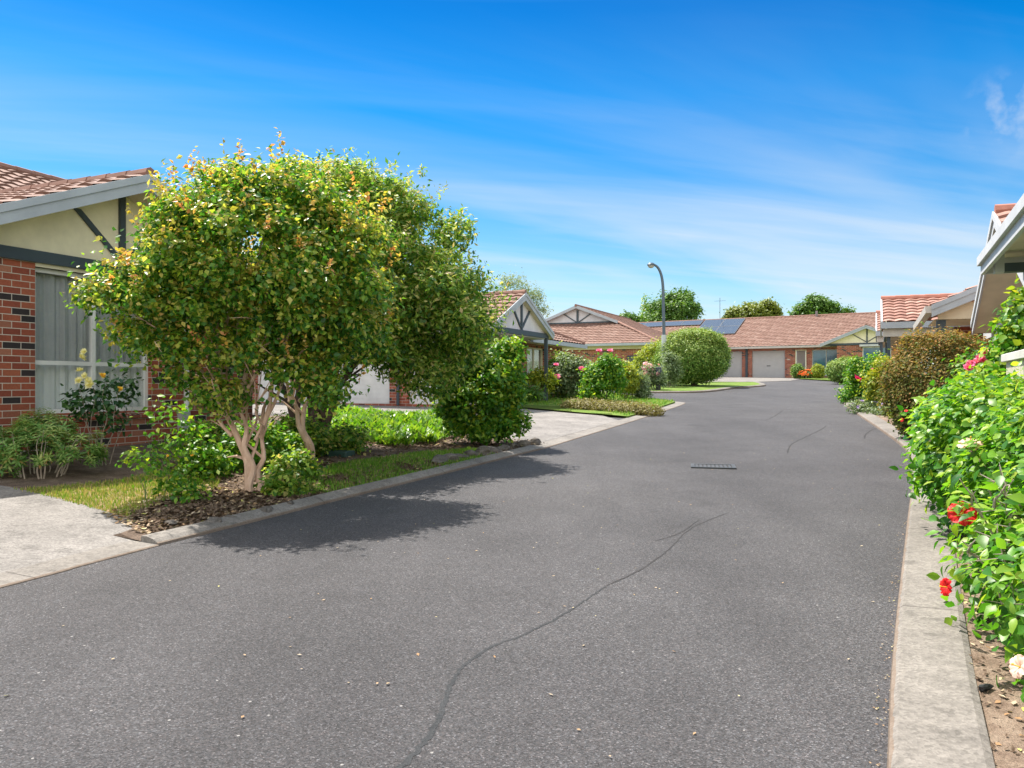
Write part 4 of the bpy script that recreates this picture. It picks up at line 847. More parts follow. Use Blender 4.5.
# ---- tree 1: multi stemmed tree with tan bark and orange new growth
B = (-2.80, 8.60); zb = zbed(*B) - .02
def px3(u, v, Y, o=(0, 0, 0)): return ((u - 512) / F * Y - o[0], Y - o[1], CAM_H + (384 - v) / F * Y - o[2])
O = (B[0], B[1], zb)
t = empty('flowering_tree', O); tag(t, 'broad leafy tree with several smooth tan trunks and orange leaf tips', 'tree')
def lob(u, v, Y, rx, ry, rz, o=None): return (*px3(u, v, Y, o or O), rx, ry, rz)
L1 = [lob(246, 262, 8.6, 1.12, 1.2, .95), lob(142, 298, 8.5, .52, .7, .42), lob(206, 216, 8.6, .44, .7, .46), lob(272, 200, 8.8, .75, .8, .50), lob(318, 288, 8.7, .78, .9, .72), lob(345, 340, 8.7, .55, .5, .40), lob(165, 345, 8.4, .52, .5, .34), lob(225, 352, 8.2, .5, .35, .22), lob(270, 350, 8.9, .6, .5, .35), lob(112, 278, 8.5, .28, .4, .18), lob(335, 225, 9.0, .6, .6, .42), lob(222, 392, 8.3, .22, .2, .14), lob(278, 392, 8.4, .24, .2, .16), lob(330, 388, 8.5, .3, .3, .2), lob(130, 322, 8.3, .34, .3, .2), lob(310, 368, 8.5, .42, .4, .26), lob(190, 376, 8.4, .3, .3, .2)]
foliage('crown', L1, 54000, .066, .042, M['leaf_myrtle'], t, 11, shell=.55, sigma=.05, per=7, bumps=.2, up=.5, young_k=.75, young_up=.55, rnd=.9, clump=(170, .16, .30), minz=lambda x, y, z: (z > 1.95) | (np.random.default_rng(3).random(len(z)) < .72))
tw = surf(L1, 120, 17, low=.1); rng = np.random.default_rng(18)
pp = []; nn = []; aa = []
for s in tw:   # long young shoots standing out of the crown
    d = unit(np.array(s[3:6]) * .7 + np.array((0, 0, .8)) + rng.normal(size=3) * .25); ln = .10 + .16 * rng.random()
    for k in range(12): q = np.array(s[:3]) + d * ln * (k / 11); pp.append(q); a = rng.normal(size=3); aa.append(unit(a) * .8 + d * .5); nn.append(unit(d * .6 + rng.normal(size=3) * .5))
leaves('young_shoots', np.array(pp), np.array(nn), np.array(aa), .055, .03, M['leaf_myrtle'], t, .35 + .65 * np.repeat(rng.random(len(tw)), 12), rng)
tg = [((-.01, 0, -.1), px3(222, 398, 8.55, O), .060), ((.02, .0, -.1), px3(244, 412, 8.6, O), .055), ((.04, .02, -.1), px3(264, 424, 8.65, O), .046)]
br = [((222, 399), (165, 318), .026), ((222, 399), (186, 300), .030), ((222, 399), (212, 262), .040), ((222, 399), (232, 290), .030), ((243, 413), (238, 240), .036), ((244, 412), (258, 280), .034), ((244, 412), (276, 290), .030), ((263, 425), (300, 315), .034), ((263, 425), (282, 350), .028), ((263, 425), (320, 320), .026), ((232, 436), (196, 372), .026), ((196, 374), (150, 322), .018), ((282, 352), (312, 268), .020), ((255, 440), (276, 372), .022), ((230, 425), (208, 330), .024), ((238, 350), (262, 230), .022), ((212, 330), (180, 250), .020)]
rngb = random.Random(5)
tg += [(px3(a[0], a[1], 8.58, O), px3(b[0], b[1], 8.6 + rngb.uniform(-.55, .55), O), r * .85) for a, b, r in br]
stems('trunk', None, tg, 0, M['bark_tan'], t, 3, wig=.10, n=5, sub=5, sub_len=.6, rt=.36, taper_n=8)
# second smaller tan trunk just behind it
B2 = px3(312, 446, 10.3)[:2]; O2 = (B2[0], B2[1], zbed(*B2)); t = empty('flowering_tree', O2); tag(t, 'slender tan stemmed tree between the big corner tree and the dark evergreen one', 'tree')
foliage('crown', [lob(330, 300, 10.3, .75, .6, .55, O2), lob(350, 335, 10.2, .5, .5, .32, O2)], 8500, .075, .05, M['leaf_myrtle'], t, 12, shell=.45, sigma=.08, per=7, bumps=.25, young_k=.3, young_up=.6)
tg = [((0, 0, -.1), px3(275, 395, 10.2, O2), .065)] + [(px3(275, 397, 10.2, O2), px3(u, v, 10.3, O2), r) for u, v, r in ((290, 330, .035), (262, 345, .03), (330, 345, .03), (350, 330, .02))]
tg = [((0, 0, -.1), px3(300, 400, 10.3, O2), .06), ((0, .03, -.1), px3(290, 392, 10.25, O2), .05)] + [(px3(a, 402, 10.3, O2), px3(u, v, 10.3, O2), r) for a, u, v, r in ((300, 322, 330, .034), (290, 285, 320, .034), (300, 355, 338, .026), (290, 262, 340, .026))]
stems('trunk', None, tg, 0, M['bark_tan'], t, 4, wig=.09, n=5, sub=2, sub_len=.4, rt=.45, taper_n=8)
# ---- tree 2: dense dark evergreen behind
B = px3(316, 447, 12.4)[:2]; O = (B[0], B[1], zbed(*B) - .02); t = empty('evergreen_tree', O)
tag(t, 'dense dark green tree with a rounded crown and many dark stems behind the tan trunks', 'tree')
L2 = [lob(365, 268, 12.4, 1.52, 1.5, 1.5), lob(440, 318, 12.1, .92, 1.0, .95), lob(330, 222, 12.5, 1.15, 1.15, .95), lob(300, 300, 12.5, 1.0, 1.0, .8), lob(385, 205, 12.4, .55, .7, .5), lob(445, 285, 12.2, .60, .7, .58), lob(400, 350, 11.9, .6, .6, .45), lob(468, 345, 11.9, .5, .5, .5), lob(345, 345, 12.0, .7, .6, .42), lob(440, 372, 11.9, .5, .5, .38), lob(478, 305, 12.0, .4, .5, .5)]
foliage('crown', L2, 66000, .094, .040, M['leaf_dark'], t, 21, shell=.6, sigma=.06, per=7, bumps=.2, clump=(110, .28, .48), up=.35, young_k=.75, young_up=.6)
tw = surf(L2, 150, 27, low=-.1); rng = np.random.default_rng(28); pp = []; nn = []; aa = []
for s in tw:
    d = unit(np.array(s[3:6]) * .8 + np.array((0, 0, .55)) + rng.normal(size=3) * .3); ln = .10 + .18 * rng.random()
    for k in range(10): q = np.array(s[:3]) + d * ln * (k / 9); pp.append(q); aa.append(unit(rng.normal(size=3)) * .7 + d * .6); nn.append(unit(d * .6 + rng.normal(size=3) * .5))
leaves('young_shoots', np.array(pp), np.array(nn), np.array(aa), .075, .03, M['leaf_dark'], t, .7 * np.repeat(rng.random(len(tw)), 10), rng)
tg = []
rngb = random.Random(9)
for i, (u, v) in enumerate(((285, 345), (300, 320), (318, 300), (330, 330), (345, 318), (362, 335), (270, 350), (310, 290), (340, 260), (385, 300), (300, 250))):
    tg.append(((rngb.gauss(0, .09), rngb.gauss(0, .09), -.1), px3(u, v, 12.4 + rngb.uniform(-.5, .6), O), .085 - .003 * i))
stems('trunk', None, tg, 0, M['bark_dark'], t, 6, wig=.08, n=5, sub=5, sub_len=.7, rt=.4, taper_n=8)
# ---- bright rounded shrub at the driveway corner
B = px3(482, 440, 13.5)[:2]; O = (B[0], B[1], zbed(*B)); t = empty('round_shrub', O); tag(t, 'bushy bright green shrub at the driveway corner beside the kerb', 'shrub')
L3 = [lob(484, 385, 13.5, .72, .7, .66), lob(500, 362, 13.5, .46, .5, .45), lob(462, 400, 13.4, .48, .5, .42), lob(490, 412, 13.4, .5, .45, .30), lob(478, 360, 13.5, .4, .4, .35), lob(486, 428, 13.3, .55, .5, .22), lob(505, 420, 13.3, .3, .35, .22), lob(462, 424, 13.3, .34, .35, .22)]
foliage('foliage', L3, 15000, .09, .055, M['leaf_bright'], t, 31, shell=.5, sigma=.05, per=6, bumps=.2, clump=(45, .15, .26), up=.5, young_k=.65, young_up=.9)
stems('stem', None, fan(7, .35, .8, .028, 3), 0, M['bark_tan'], t, 3)
# ---- plants in front of the left house
B = px3(42, 476, 9.0)[:2]; O = (B[0], B[1], zl(*B) + .08); t = empty('spurge_bush', O); tag(t, 'mounded grey green bush under the left end of the window', 'shrub')
LS = [lob(40, 447, 9.0, .42, .4, .30), lob(5, 452, 9.0, .40, .4, .32), lob(76, 450, 9.1, .34, .35, .24), lob(45, 425, 9.3, .36, .35, .18), lob(-30, 450, 9.0, .4, .4, .3)]
rng = np.random.default_rng(41); p, o, rr = lobe_points(LS, 420, rng, .75, 0, 1, .2, -.5); pp = []; nn = []; aa = []; yy = []
for q, d in zip(p, o):      # whorls of narrow leaves at each shoot tip
    d = unit(d * .6 + np.array((0, 0, .7)) + rng.normal(size=3) * .2); a = unit(np.cross(d, (1, .3, 0))); b = np.cross(d, a); y = rng.random() < .55
    for k in range(15):
        th = k * 2.4; lv = k / 15; e = unit((a * math.cos(th) + b * math.sin(th)) * (1.1 - .7 * lv) + d * (.1 + .9 * lv)); pp.append(q - d * .10 * (1 - lv)); aa.append(e); nn.append(unit(d - e * .3)); yy.append(y * (lv > .4) * rng.random())
leaves('foliage', np.array(pp), np.array(nn), np.array(aa), .085, .022, M['leaf_euph'], t, np.array(yy), rng, droop=.2)
stems('stem', None, fan(16, .55, .42, .012, 4, 0, .2), 0, M['twig'], t, 4)
B = px3(100, 446, 9.9)[:2]; O = (B[0], B[1], zl(*B) + .08); t = empty('rose_bush', O); tag(t, 'dark leaved rose bush with pale yellow blooms in front of the window', 'rose bush')
LR = [lob(98, 400, 9.9, .34, .26, .24), lob(84, 405, 9.9, .24, .2, .18), lob(118, 388, 9.9, .24, .2, .16), lob(112, 420, 9.9, .2, .2, .2)]
foliage('foliage', LR, 270, .075, .05, M['leaf_rose'], t, 42, shell=.2, sigma=.06, per=4, bumps=.2, young_k=.12, young_up=.4)
stems('stem', None, fan(8, .36, .85, .010, 5), 0, M['twig'], t, 5, wig=.05)
fy = make_flower_mesh('rose_petals', .085, M['p_pale_y'], 6, 3, 1, .35); fy2 = make_flower_mesh('rose_petals', .07, M['p_yellow'], 6, 3, 2, .5)
add_flowers(t, [px3(u, v, 9.7, O) for u, v in ((82, 358), (80, 371), (85, 376), (88, 381), (79, 381), (90, 385), (84, 352))], fy, 'rose_bloom', 1); add_flowers(t, [px3(u, v, 9.7, O) for u, v in ((120, 389), (102, 376))], fy2, 'rose_bloom', 2)
B = px3(178, 480, 9.2)[:2]; O = (B[0], B[1], zbed(*B)); t = empty('leafy_shrub', O); tag(t, 'loose light green shrub by the white downpipe, left of the tan trunks', 'shrub')
foliage('foliage', [lob(178, 432, 9.2, .34, .35, .28), lob(196, 455, 9.2, .34, .35, .30), lob(165, 410, 9.2, .22, .2, .16), lob(200, 478, 9.0, .24, .3, .16)], 300, .07, .042, M['leaf_bright'], t, 43, shell=.3, sigma=.07, per=5, bumps=.25, young_k=.2, young_up=.5)
stems('stem', None, fan(8, .4, .6, .010, 6), 0, M['stem_green'], t, 6)
B = px3(160, 500, 8.0)[:2]; O = (B[0], B[1], zbed(*B)); t = empty('rose_shoots', O); tag(t, 'wiry rose with sparse pale green leaves arching over the bark edge', 'shrub')
foliage('foliage', [lob(150, 462, 8.0, .26, .25, .16), lob(172, 478, 8.0, .26, .25, .16), lob(185, 495, 7.9, .2, .2, .12)], 330, .055, .036, M['leaf_bright'], t, 44, shell=.2, sigma=.04, per=4, bumps=.3, young_k=.6, young_up=.4)
stems('stem', None, fan(7, .36, .42, .007, 7), 0, M['stem_green'], t, 7)
add_flowers(t, [px3(u, v, 7.9, O) for u, v in ((192, 456), (168, 456))], fy2, 'rose_bloom', 3, (.4, .6))
for i, (u, v, Y, s, lb, lm) in enumerate(((284, 484, 8.5, .13, 'small dark leafy bush at the foot of the tan trunk', 'leaf_dark'), (292, 466, 9.4, .22, 'low green bush between the tan trunk and the dark stems', 'leaf_dark'), (205, 474, 9.4, .2, 'low bright bush behind the tan trunk', 'leaf_bright'), (345, 425, 11.8, .26, 'small dark sucker growth beside the evergreen stems', 'leaf_dark'), (262, 452, 10.2, .42, 'bushy green undergrowth between the house wall and the tan trunk', 'leaf_bright'), (215, 440, 10.6, .4, 'green undergrowth against the brick wall left of the trunk', 'leaf_dark'), (300, 440, 11.3, .42, 'dark undergrowth against the evergreen stems', 'leaf_dark'))):
    B = px3(u, v, Y)[:2]; plant('low_bush', lb, 'bush', B, zbed(*B), [(0, 0, s * .6, s, s, s * .7), (s * .6, .1, s * .5, s * .6, s * .6, s * .5)], int(1300 * s / .3), .065, .04, M[lm], 50 + i, stem=(fan(5, s * .6, s * 1.0, .012, i), M['twig']), shell=.35, sigma=.06, per=5, young_k=.2, young_up=.5)
# ---- bed texture: bark, grass, groundcover, rocks
def scatter(poly, n, rng):
    P_ = np.array([p[:2] for p in poly]); lo, hi = P_.min(0), P_.max(0); out = []
    while len(out) < n:
        q = lo + rng.random((n * 3, 2)) * (hi - lo); ins = np.zeros(len(q), bool)
        for i in range(len(P_)):
            a, b = P_[i], P_[i - 1]; c = ((a[1] > q[:, 1]) != (b[1] > q[:, 1])); xx = (b[0] - a[0]) * (q[:, 1] - a[1]) / ((b[1] - a[1]) or 1e-9) + a[0]; ins ^= c & (q[:, 0] < xx)
        out += list(q[ins])
        if not ins.any(): break
    return np.array(out[:n])
def blades(name, poly, n, hgt, wd, zf, material, seed, lean=.5, patch=None):
    rng = np.random.default_rng(seed); q = scatter(poly, n, rng)
    if patch: q = q[(np.sin(q[:, 0] * 3.1 + seed) * np.sin(q[:, 1] * 2.7 + 1) + .35 * np.sin(q[:, 0] * 9 + q[:, 1] * 7) + rng.normal(size=len(q)) * .25) > patch]
    z = np.array([zf(a, b) for a, b in q]); p = np.c_[q, z - .005]; m = len(p); a = rng.random(m) * 6.28; d = np.c_[np.cos(a), np.sin(a), np.zeros(m)]
    ax = unit(np.array((0, 0, 1.0)) + d * lean * rng.random((m, 1))); nr = unit(d - ax * np.sum(d * ax, 1, keepdims=True) + 1e-4)
    o = leaves(name, p, nr, ax, hgt, wd, material, None, None, rng, .1, .3); o['kind'] = 'stuff'; return o
gs = [P(12, 489, .17), P(60, 484, .18), P(105, 477, .2), P(170, 466, .2), P(225, 470, .15), P(215, 487, .12), P(160, 500, .12), P(130, 515, .08), P(95, 509, .1), P(50, 497, .14)]
sheet('lawn', gs, lambda x, y: zbed(x, y) + .008, M['dry'], .6)
blades('lawn_grass', gs, 9000, .045, .010, zbed, M['grass_dry'], 61, .9)
sg = [P(285, 492, .12), P(345, 483, .12), P(440, 464, .12), P(500, 450, .12), P(470, 445, .12), P(405, 452, .12), P(330, 462, .14), P(290, 480, .12)]
sheet('lawn', sg, lambda x, y: zbed(x, y) + .006, M['lawn'], .6)
blades('lawn_grass', sg, 14000, .055, .012, zbed, M['grass'], 62, .8, -.75)
gc = [P(333, 440, .12), P(400, 447, .12), P(448, 440, .10), P(470, 425, .1), P(455, 414, .1), (-1.9, 17.7), (-4.9, 18.9), (-4.2, 15.0)]
rng = np.random.default_rng(63); q = scatter(gc, 1500, rng); pp = []; nn = []; aa = []
for a, b in q:
    z = zbed(a, b); hh = .2
    for k in range(12):
        th = rng.random() * 6.28; l = .5 + 1.2 * rng.random(); e = unit(np.array((math.cos(th) * l, math.sin(th) * l, 1.0))); pp.append(np.array((a + rng.normal() * .05, b + rng.normal() * .05, z + rng.random() * (.10 + .08 * math.sin(a * 4 + b * 3))))); aa.append(e); nn.append(unit(np.array((math.cos(th), math.sin(th), -.5 * l)) * -1 + rng.normal(size=3) * .15))
o = leaves('groundcover', np.array(pp), np.array(nn), np.array(aa), .16, .05, M['ground_leaf'], None, None, rng, .1, .35); o['kind'] = 'stuff'
def chips(name, polys, n, zf, material, seed, L=.05, W=.022, flat=.25):
    rng = np.random.default_rng(seed); q = np.concatenate([scatter(p, int(n / len(polys)), rng) for p in polys]); z = np.array([zf(a, b) for a, b in q]) + .008; m = len(q); a = rng.random(m) * 6.28
    ax = np.c_[np.cos(a), np.sin(a), rng.normal(size=m) * flat]; nr = unit(np.c_[rng.normal(size=(m, 2)) * flat, np.ones(m)]); o = leaves(name, np.c_[q, z], nr, unit(ax), L, W, material, None, None, rng, .1, .05); o['kind'] = 'stuff'; return o
mb_ = [off(kline(2.9), .3), off(kline(9.6), .3), off(kline(9.6), 3.6), off(kline(4.0), 3.2), off(kline(2.2), 1.2)]
chips('bark_mulch', [mb_, [off(kline(2.9), .3), off(kline(6.5), .3), off(kline(6.5), .9), off(kline(2.4), 1.0)], [off(kline(1.45), .26), off(kline(3.4), .26), off(kline(3.2), 1.5), off(kline(1.9), 1.1)]], 21000, lambda x, y: zbed(x, y) + .008, M['mulch'], 64, .06, .03, .35)
chips('leaf_litter', [mb_, [off(kline(1.4), .24), off(kline(3.4), .26), off(kline(3.2), 1.6), off(kline(1.7), 1.3)]], 2200, lambda x, y: zbed(x, y) + .014, M['litter'], 65, .055, .035)
rng = np.random.default_rng(66)
def road_scatter(n, poly, seed, L, W, mt, name):
    return chips(name, [poly], n, lambda x, y: g(y) + .0, mt, seed, L, W, .12)
road_scatter(240, [(-2.5, 3.4), (1.2, 2.6), (5.2, 11), (8, 20), (6, 24), (1.2, 13), (-2.6, 6.2)], 67, .022, .013, M['litter'], 'leaf_litter')
chips('leaf_litter', [[(p[0], p[1]) for p in rk[18:42]] + [(p[0] - .07, p[1]) for p in rk[18:42]][::-1]], 200, lambda x, y: g(y), M['litter'], 68, .013, .008, .15)
rbed = [(p[0], p[1]) for p in rb if 2 < p[1] < 9] + [(5.6, 9), (3.2, 2)]
chips('leaf_litter', [rbed], 900, zr, M['litter'], 69, .035, .02)
chips('bark_mulch', [rbed], 2600, zr, M['mulch'], 70, .035, .016, .4)
# rocks edging the bed
def rock_mesh(s, seed):
    bm = bmesh.new(); bmesh.ops.create_icosphere(bm, subdivisions=2, radius=1); rng = random.Random(seed); ph = [rng.random() * 6.28 for _ in range(6)]
    for v in bm.verts:
        c = v.co; k = 1 + .16 * math.sin(3 * c.x + ph[0]) + .14 * math.sin(4 * c.y + ph[1]) + .12 * math.sin(5 * c.z + ph[2] + 2 * c.x) + rng.gauss(0, .05); v.co = Vector((c.x * s[0], c.y * s[1], c.z * s[2])) * k
    me = bpy.data.meshes.new('edging_rock'); bm.to_mesh(me); bm.free(); me.materials.append(M['rock']); return me
rms = [rock_mesh((.17, .11, .09), i) for i in range(5)]; rr_ = random.Random(4)
spots = [(u, v) for u, v in ((172, 516), (212, 514), (232, 510), (266, 503), (290, 497))] + [(440 + k * 10.5, 457 - k * 2.05) for k in range(10)]
for i, (u, v) in enumerate(spots):
    p = P(u, v, .12); o = bpy.data.objects.new('edging_rock', rms[i % 5]); col.objects.link(o); o.location = (p[0], p[1], zbed(*p) + .02); o.rotation_euler = (rr_.gauss(0, .2), rr_.gauss(0, .2), rr_.random() * 6.28); k = rr_.uniform(.4, .6) if u < 400 else rr_.uniform(.8, 1.15); o.scale = (k, k, k * .9)
    tag(o, 'small dark rock in the broken row edging the bark bed below the trees' if u < 400 else 'dark rock in the short row edging the bed at the driveway corner shrub', 'rock', 'rocks edging the bark bed' if u < 400 else 'rocks at the driveway corner')
p = P(336, 455, .12); o = MB().box(-.24, .24, -.13, .13, -.02, .07).build('valve_box', M['lid'], None, .012); o.location = (p[0], p[1], zbed(*p)); o.rotation_euler.z = R(-20); tag(o, 'dark green plastic irrigation box lid lying in the bed under the dark tree', 'utility box')
# ---- second house garden
def gplant(name, label, cat, u, v, Y, lobes, n, L, W, lm, seed, zf=zl, dz=.04, **kw):
    B = px3(u, v, Y)[:2]; return plant(name, label, cat, B, zf(*B) + dz, lobes, n, L, W, M[lm], seed, **kw)
SG = lambda r, hgt, seed, mt='twig', n=6: (fan(n, r, hgt, .014, seed), M[mt])
t = gplant('rose_bush', 'tall grey green rose bush with pink blooms by the porch post', 'rose bush', 574, 402, 27.6, [(0, 0, .85, .75, .6, .72), (-.4, 0, .55, .5, .5, .5), (.35, 0, 1.0, .45, .4, .4)], 3600, .10, .06, 'leaf_grey', 71, stem=SG(.4, 1.2, 1), shell=.4, sigma=.09, per=6, bumps=.22, young_k=.3, young_up=.6)
fp = make_flower_mesh('rose_petals', .19, M['p_pink'], 6, 3, 3, .35); Oq = t.location
add_flowers(t, [px3(u, v, 26.9, Oq) for u, v in ((599, 351), (610, 351), (581, 369), (584, 372), (556, 365), (545, 372), (547, 378), (557, 377))], fp, 'rose_bloom', 4, (.7, 1.1))
gplant('leafy_shrub', 'bushy mid green shrub in the middle of the lawn garden before the hip roofed house', 'shrub', 604, 405, 26.4, [(0, 0, .68, .66, .6, .68), (.1, 0, 1.1, .48, .45, .38), (-.35, -.1, .5, .42, .4, .45)], 4600, .09, .055, 'leaf_bright', 72, stem=SG(.4, 1.1, 2), shell=.45, sigma=.08, per=6, bumps=.2, young_k=.35, young_up=.6)
gplant('golden_shrub', 'small yellow green shrub on the right of the mid green one, by the lawn tip', 'shrub', 627, 401, 28.2, [(0, 0, .62, .42, .4, .58), (-.15, 0, .95, .3, .3, .3)], 2200, .08, .05, 'leaf_yellow', 73, stem=SG(.25, .8, 3), shell=.45, sigma=.07, per=6, young_k=.4, young_up=.6)
gplant('grey_shrub', 'small grey leaved shrub nearest the side road at the lawn tip', 'shrub', 641, 401, 28.4, [(0, 0, .45, .34, .34, .45), (.08, -.1, .2, .3, .3, .2)], 1500, .07, .035, 'leaf_grey', 74, stem=SG(.2, .6, 4), shell=.4, sigma=.06, per=6)
gplant('golden_shrub', 'small golden bush in a dark pot shape beside the porch post', 'shrub', 540, 398, 26.2, [(0, 0, .75, .42, .35, .3), (.2, 0, .55, .3, .3, .25)], 900, .10, .06, 'leaf_yellow', 75, stem=SG(.25, .7, 5), shell=.4, sigma=.07, per=5)
gplant('leafy_shrub', 'dark green filler shrub between the porch post and the pink rose', 'shrub', 556, 398, 27.8, [(0, 0, .6, .45, .4, .6), (.1, .1, 1.2, .3, .3, .5)], 1900, .09, .055, 'leaf_dark', 76, stem=SG(.2, 1.1, 6), shell=.4, sigma=.08, per=6)
t = gplant('agapanthus', 'low strappy plant under the porch near the bright corner shrub', 'plant', 527, 402, 25.2, [(0, 0, .25, .5, .4, .25)], 500, .20, .04, 'leaf_tree', 77, shell=.3, sigma=.1, per=5)
hb = [off(P(600, 412.5, .05), .3), (0, 0)]
B0, B1 = P(574, 409, .05), P(648, 414, .04); LH = []
t = empty('low_hedge', (*B0, zl(*B0))); tag(t, 'low brownish clipped hedge strip along the edge of the driveway lawn', 'hedge')
for k in range(9): a = k / 8; LH.append(((B1[0] - B0[0]) * a, (B1[1] - B0[1]) * a, zl(*B1) * a - zl(*B0) * a + .12, .38, .42, .17))
foliage('foliage', LH, 5200, .055, .03, M['leaf_dusty'], t, 78, shell=.6, sigma=.04, per=6, bumps=.12)
blades('lawn_grass', lawn2, 9000, .07, .02, lambda x, y: zl(x, y) + .045, M['grass'], 79, .8)
gplant('flowering_shrub', 'pale pink flowering shrub beside the dark letterbox post across the side road', 'shrub', 651, 391, 36.2, [(0, 0, .62, .5, .45, .6), (.2, 0, .4, .5, .4, .4)], 2200, .10, .07, 'leaf_grey', 80, g and (lambda x, y: g(y)), .08, stem=SG(.3, .9, 7), shell=.4, sigma=.09, per=6)
t = bpy.data.objects[[o.name for o in bpy.data.objects if o.name.startswith('flowering_shrub')][-1]]
fb = make_flower_mesh('blossom_petals', .16, M['p_white_pink'], 5, 2, 4, .4); add_flowers(t, [s for s in surf([(0, 0, .68, .5, .45, .58)], 18, 5, -.1, (0, -1, .2))], fb, 'blossom', 5)
o = empty('letterbox_post', (*px3(658, 390, 36.0)[:2], g(36) + .08)); tag(o, 'short dark letterbox post standing at the edge of the clipped ball island', 'letterbox')
MB().box(-.09, .09, -.09, .09, -.1, .75).build('post', M['black'], o); MB().box(-.13, .13, -.18, .18, .751, 1.02).build('letterbox', M['meter'], o, .02)
gplant('golden_shrub', 'loose yellow green shrub behind the lamp post, left of the clipped ball', 'shrub', 650, 386, 44, [(0, 0, 1.1, .95, .8, 1.05), (.5, 0, 1.7, .6, .6, .6), (-.5, 0, .7, .6, .6, .6)], 5200, .14, .06, 'leaf_yellow', 81, lambda x, y: g(y), .08, stem=SG(.5, 1.6, 8), shell=.45, sigma=.13, per=7, bumps=.25)
gplant('grey_shrub', 'grey green loose shrub squeezed between the lamp post and the clipped ball', 'shrub', 668, 388, 39.2, [(0, 0, .55, .5, .4, .55), (.15, 0, 1.1, .4, .4, .6)], 2200, .10, .05, 'leaf_grey', 82, lambda x, y: g(y), .08, stem=SG(.3, 1.2, 9), shell=.4, sigma=.09, per=6)
# clipped ball on a short trunk
B = px3(694, 388, 41.5)[:2]; t = empty('topiary_ball', (*B, g(B[1]) + .08)); tag(t, 'large shrub clipped into a ball on a short trunk, on the grass island', 'topiary')
LB = [(-.1, 0, 1.55, 1.92, 1.7, 1.34), (.1, 0, 1.85, 1.62, 1.55, 1.12), (-.5, -.3, 1.2, 1.2, 1.2, 1.0), (.6, -.2, 1.3, 1.1, 1.2, .95)]
foliage('foliage', LB, 42000, .10, .06, M['leaf_box'], t, 83, shell=.86, sigma=.07, per=5, bumps=.10, young_k=.8, young_up=1.2)
m = MB(); m.tube([(0, 0, -.1), (.03, 0, .5), (0, 0, 1.4)], [.17, .14, .16], 8)
for a in range(5): m.tube([(0, 0, .4), (.5 * math.cos(a * 1.26), .5 * math.sin(a * 1.26), 1.3)], [.08, .04], 6)
m.build('trunk', M['bark_dark'], t)
# street lamp
B = px3(664, 384, 41.0)[:2]; t = empty('street_lamp', (*B, g(41) + .05)); tag(t, 'tall grey street lamp with a curved arm and a round head', 'street lamp')
zz_ = lambda v: CAM_H + (384 - v) / F * 41 - g(41) - .05
xx_ = lambda u: (u - 512) / F * 41 - B[0]
MB().tube([(0, 0, -.2), (0, 0, zz_(335))], [.13, .12], 12).build('pole_base', M['pole_base'], t)
pts = [(0, 0, zz_(335.2)), (xx_(663.5), 0, zz_(310)), (xx_(663), 0, zz_(288)), (xx_(661.5), 0, zz_(276)), (xx_(658.5), 0, zz_(268.5)), (xx_(655), 0, zz_(265.2)), (xx_(652.5), 0, zz_(264.6))]
cp = catmull(pts, 5); MB().tube(cp, [.085 - .03 * i / len(cp) for i in range(len(cp))], 10).build('pole', M['pole'], t)
m = MB(); m.lathe([(.03, .10), (.14, .08), (.20, 0), (.19, -.05), (.10, -.06)], (xx_(651), 0, zz_(264.6)), 14); o = m.build('lamp_head', M['pole'], t)
MB().lathe([(.17, -.052), (.15, -.12), (.08, -.17), (.02, -.18)], (xx_(651), 0, zz_(264.6)), 14).build('lens', M['lampglass'], o)
# ---- plants by the far row
zfar = lambda x, y: 1.98
B = px3(847, 384.2, 46.5)[:2]; t = plant('clipped_bush', 'rounded clipped olive green bush at the far right bend of the road', 'bush', B, g(46.5) + .05, [(0, 0, .70, 1.08, 1.0, .70), (-.1, 0, .8, 1.0, .95, .62)], 22000, .085, .05, M['leaf_box'], 84, shell=.85, sigma=.06, per=5, bumps=.09, young_k=.7, young_up=1.1)
for i, (u, s, Y) in enumerate(((797.5, .42, 58.5), (818, .42, 57.6))):
    gplant('clipped_bush', ('small round green bush beside the far brown door' if i == 0 else 'small round pale bush under the far blue window'), 'bush', u, 377, Y, [(0, 0, .5, s, s, .48)], 1500, .1, .06, 'leaf_box' if i == 0 else 'leaf_yellow', 85 + i, lambda x, y: g(y), .08, shell=.6, sigma=.06, per=5)
t = gplant('orange_flowers', 'mound of orange flowers between two small round bushes at the far row', 'flowers', 807.5, 377.5, 58, [(0, 0, .25, .62, .4, .28)], 500, .1, .06, 'leaf_tree', 88, lambda x, y: g(y), .08, shell=.5, sigma=.06, per=5)
fo = make_flower_mesh('flower_petals', .2, M['p_orange'], 6, 2, 5, .4); add_flowers(t, surf([(0, 0, .27, .64, .42, .3)], 46, 6, -.1), fo, 'flower', 6)
# ---- right garden, far to near
def zrr(x, y): return g(y) + .05
def kerb_x(Y):
    for a, b in zip(rk[:-1], rk[1:]):
        if a[1] <= Y <= b[1]: return a[0] + (b[0] - a[0]) * (Y - a[1]) / (b[1] - a[1])
    return 12.5
def at_kerb(Y, dx): return 512 + F * (kerb_x(Y) + .36 + dx) / Y
def rp(name, label, cat, u, v, Y, lobes, n, L, W, lm, seed, **kw): return gplant(name, label, cat, u, v, Y, lobes, n, L, W, lm, seed, zrr, 0.0, **kw)
rp('leafy_shrub', 'green shrub behind the yellow bush, in front of the far carport post', 'shrub', 862, 384, 26.5, [(0, 0, .7, .6, .6, .7), (.4, 0, 1.0, .5, .5, .55), (-.3, 0, .4, .4, .4, .35)], 3600, .09, .055, 'leaf_bright', 91, stem=SG(.4, .9, 11), shell=.4, sigma=.08, per=6, young_k=.4, young_up=.6)
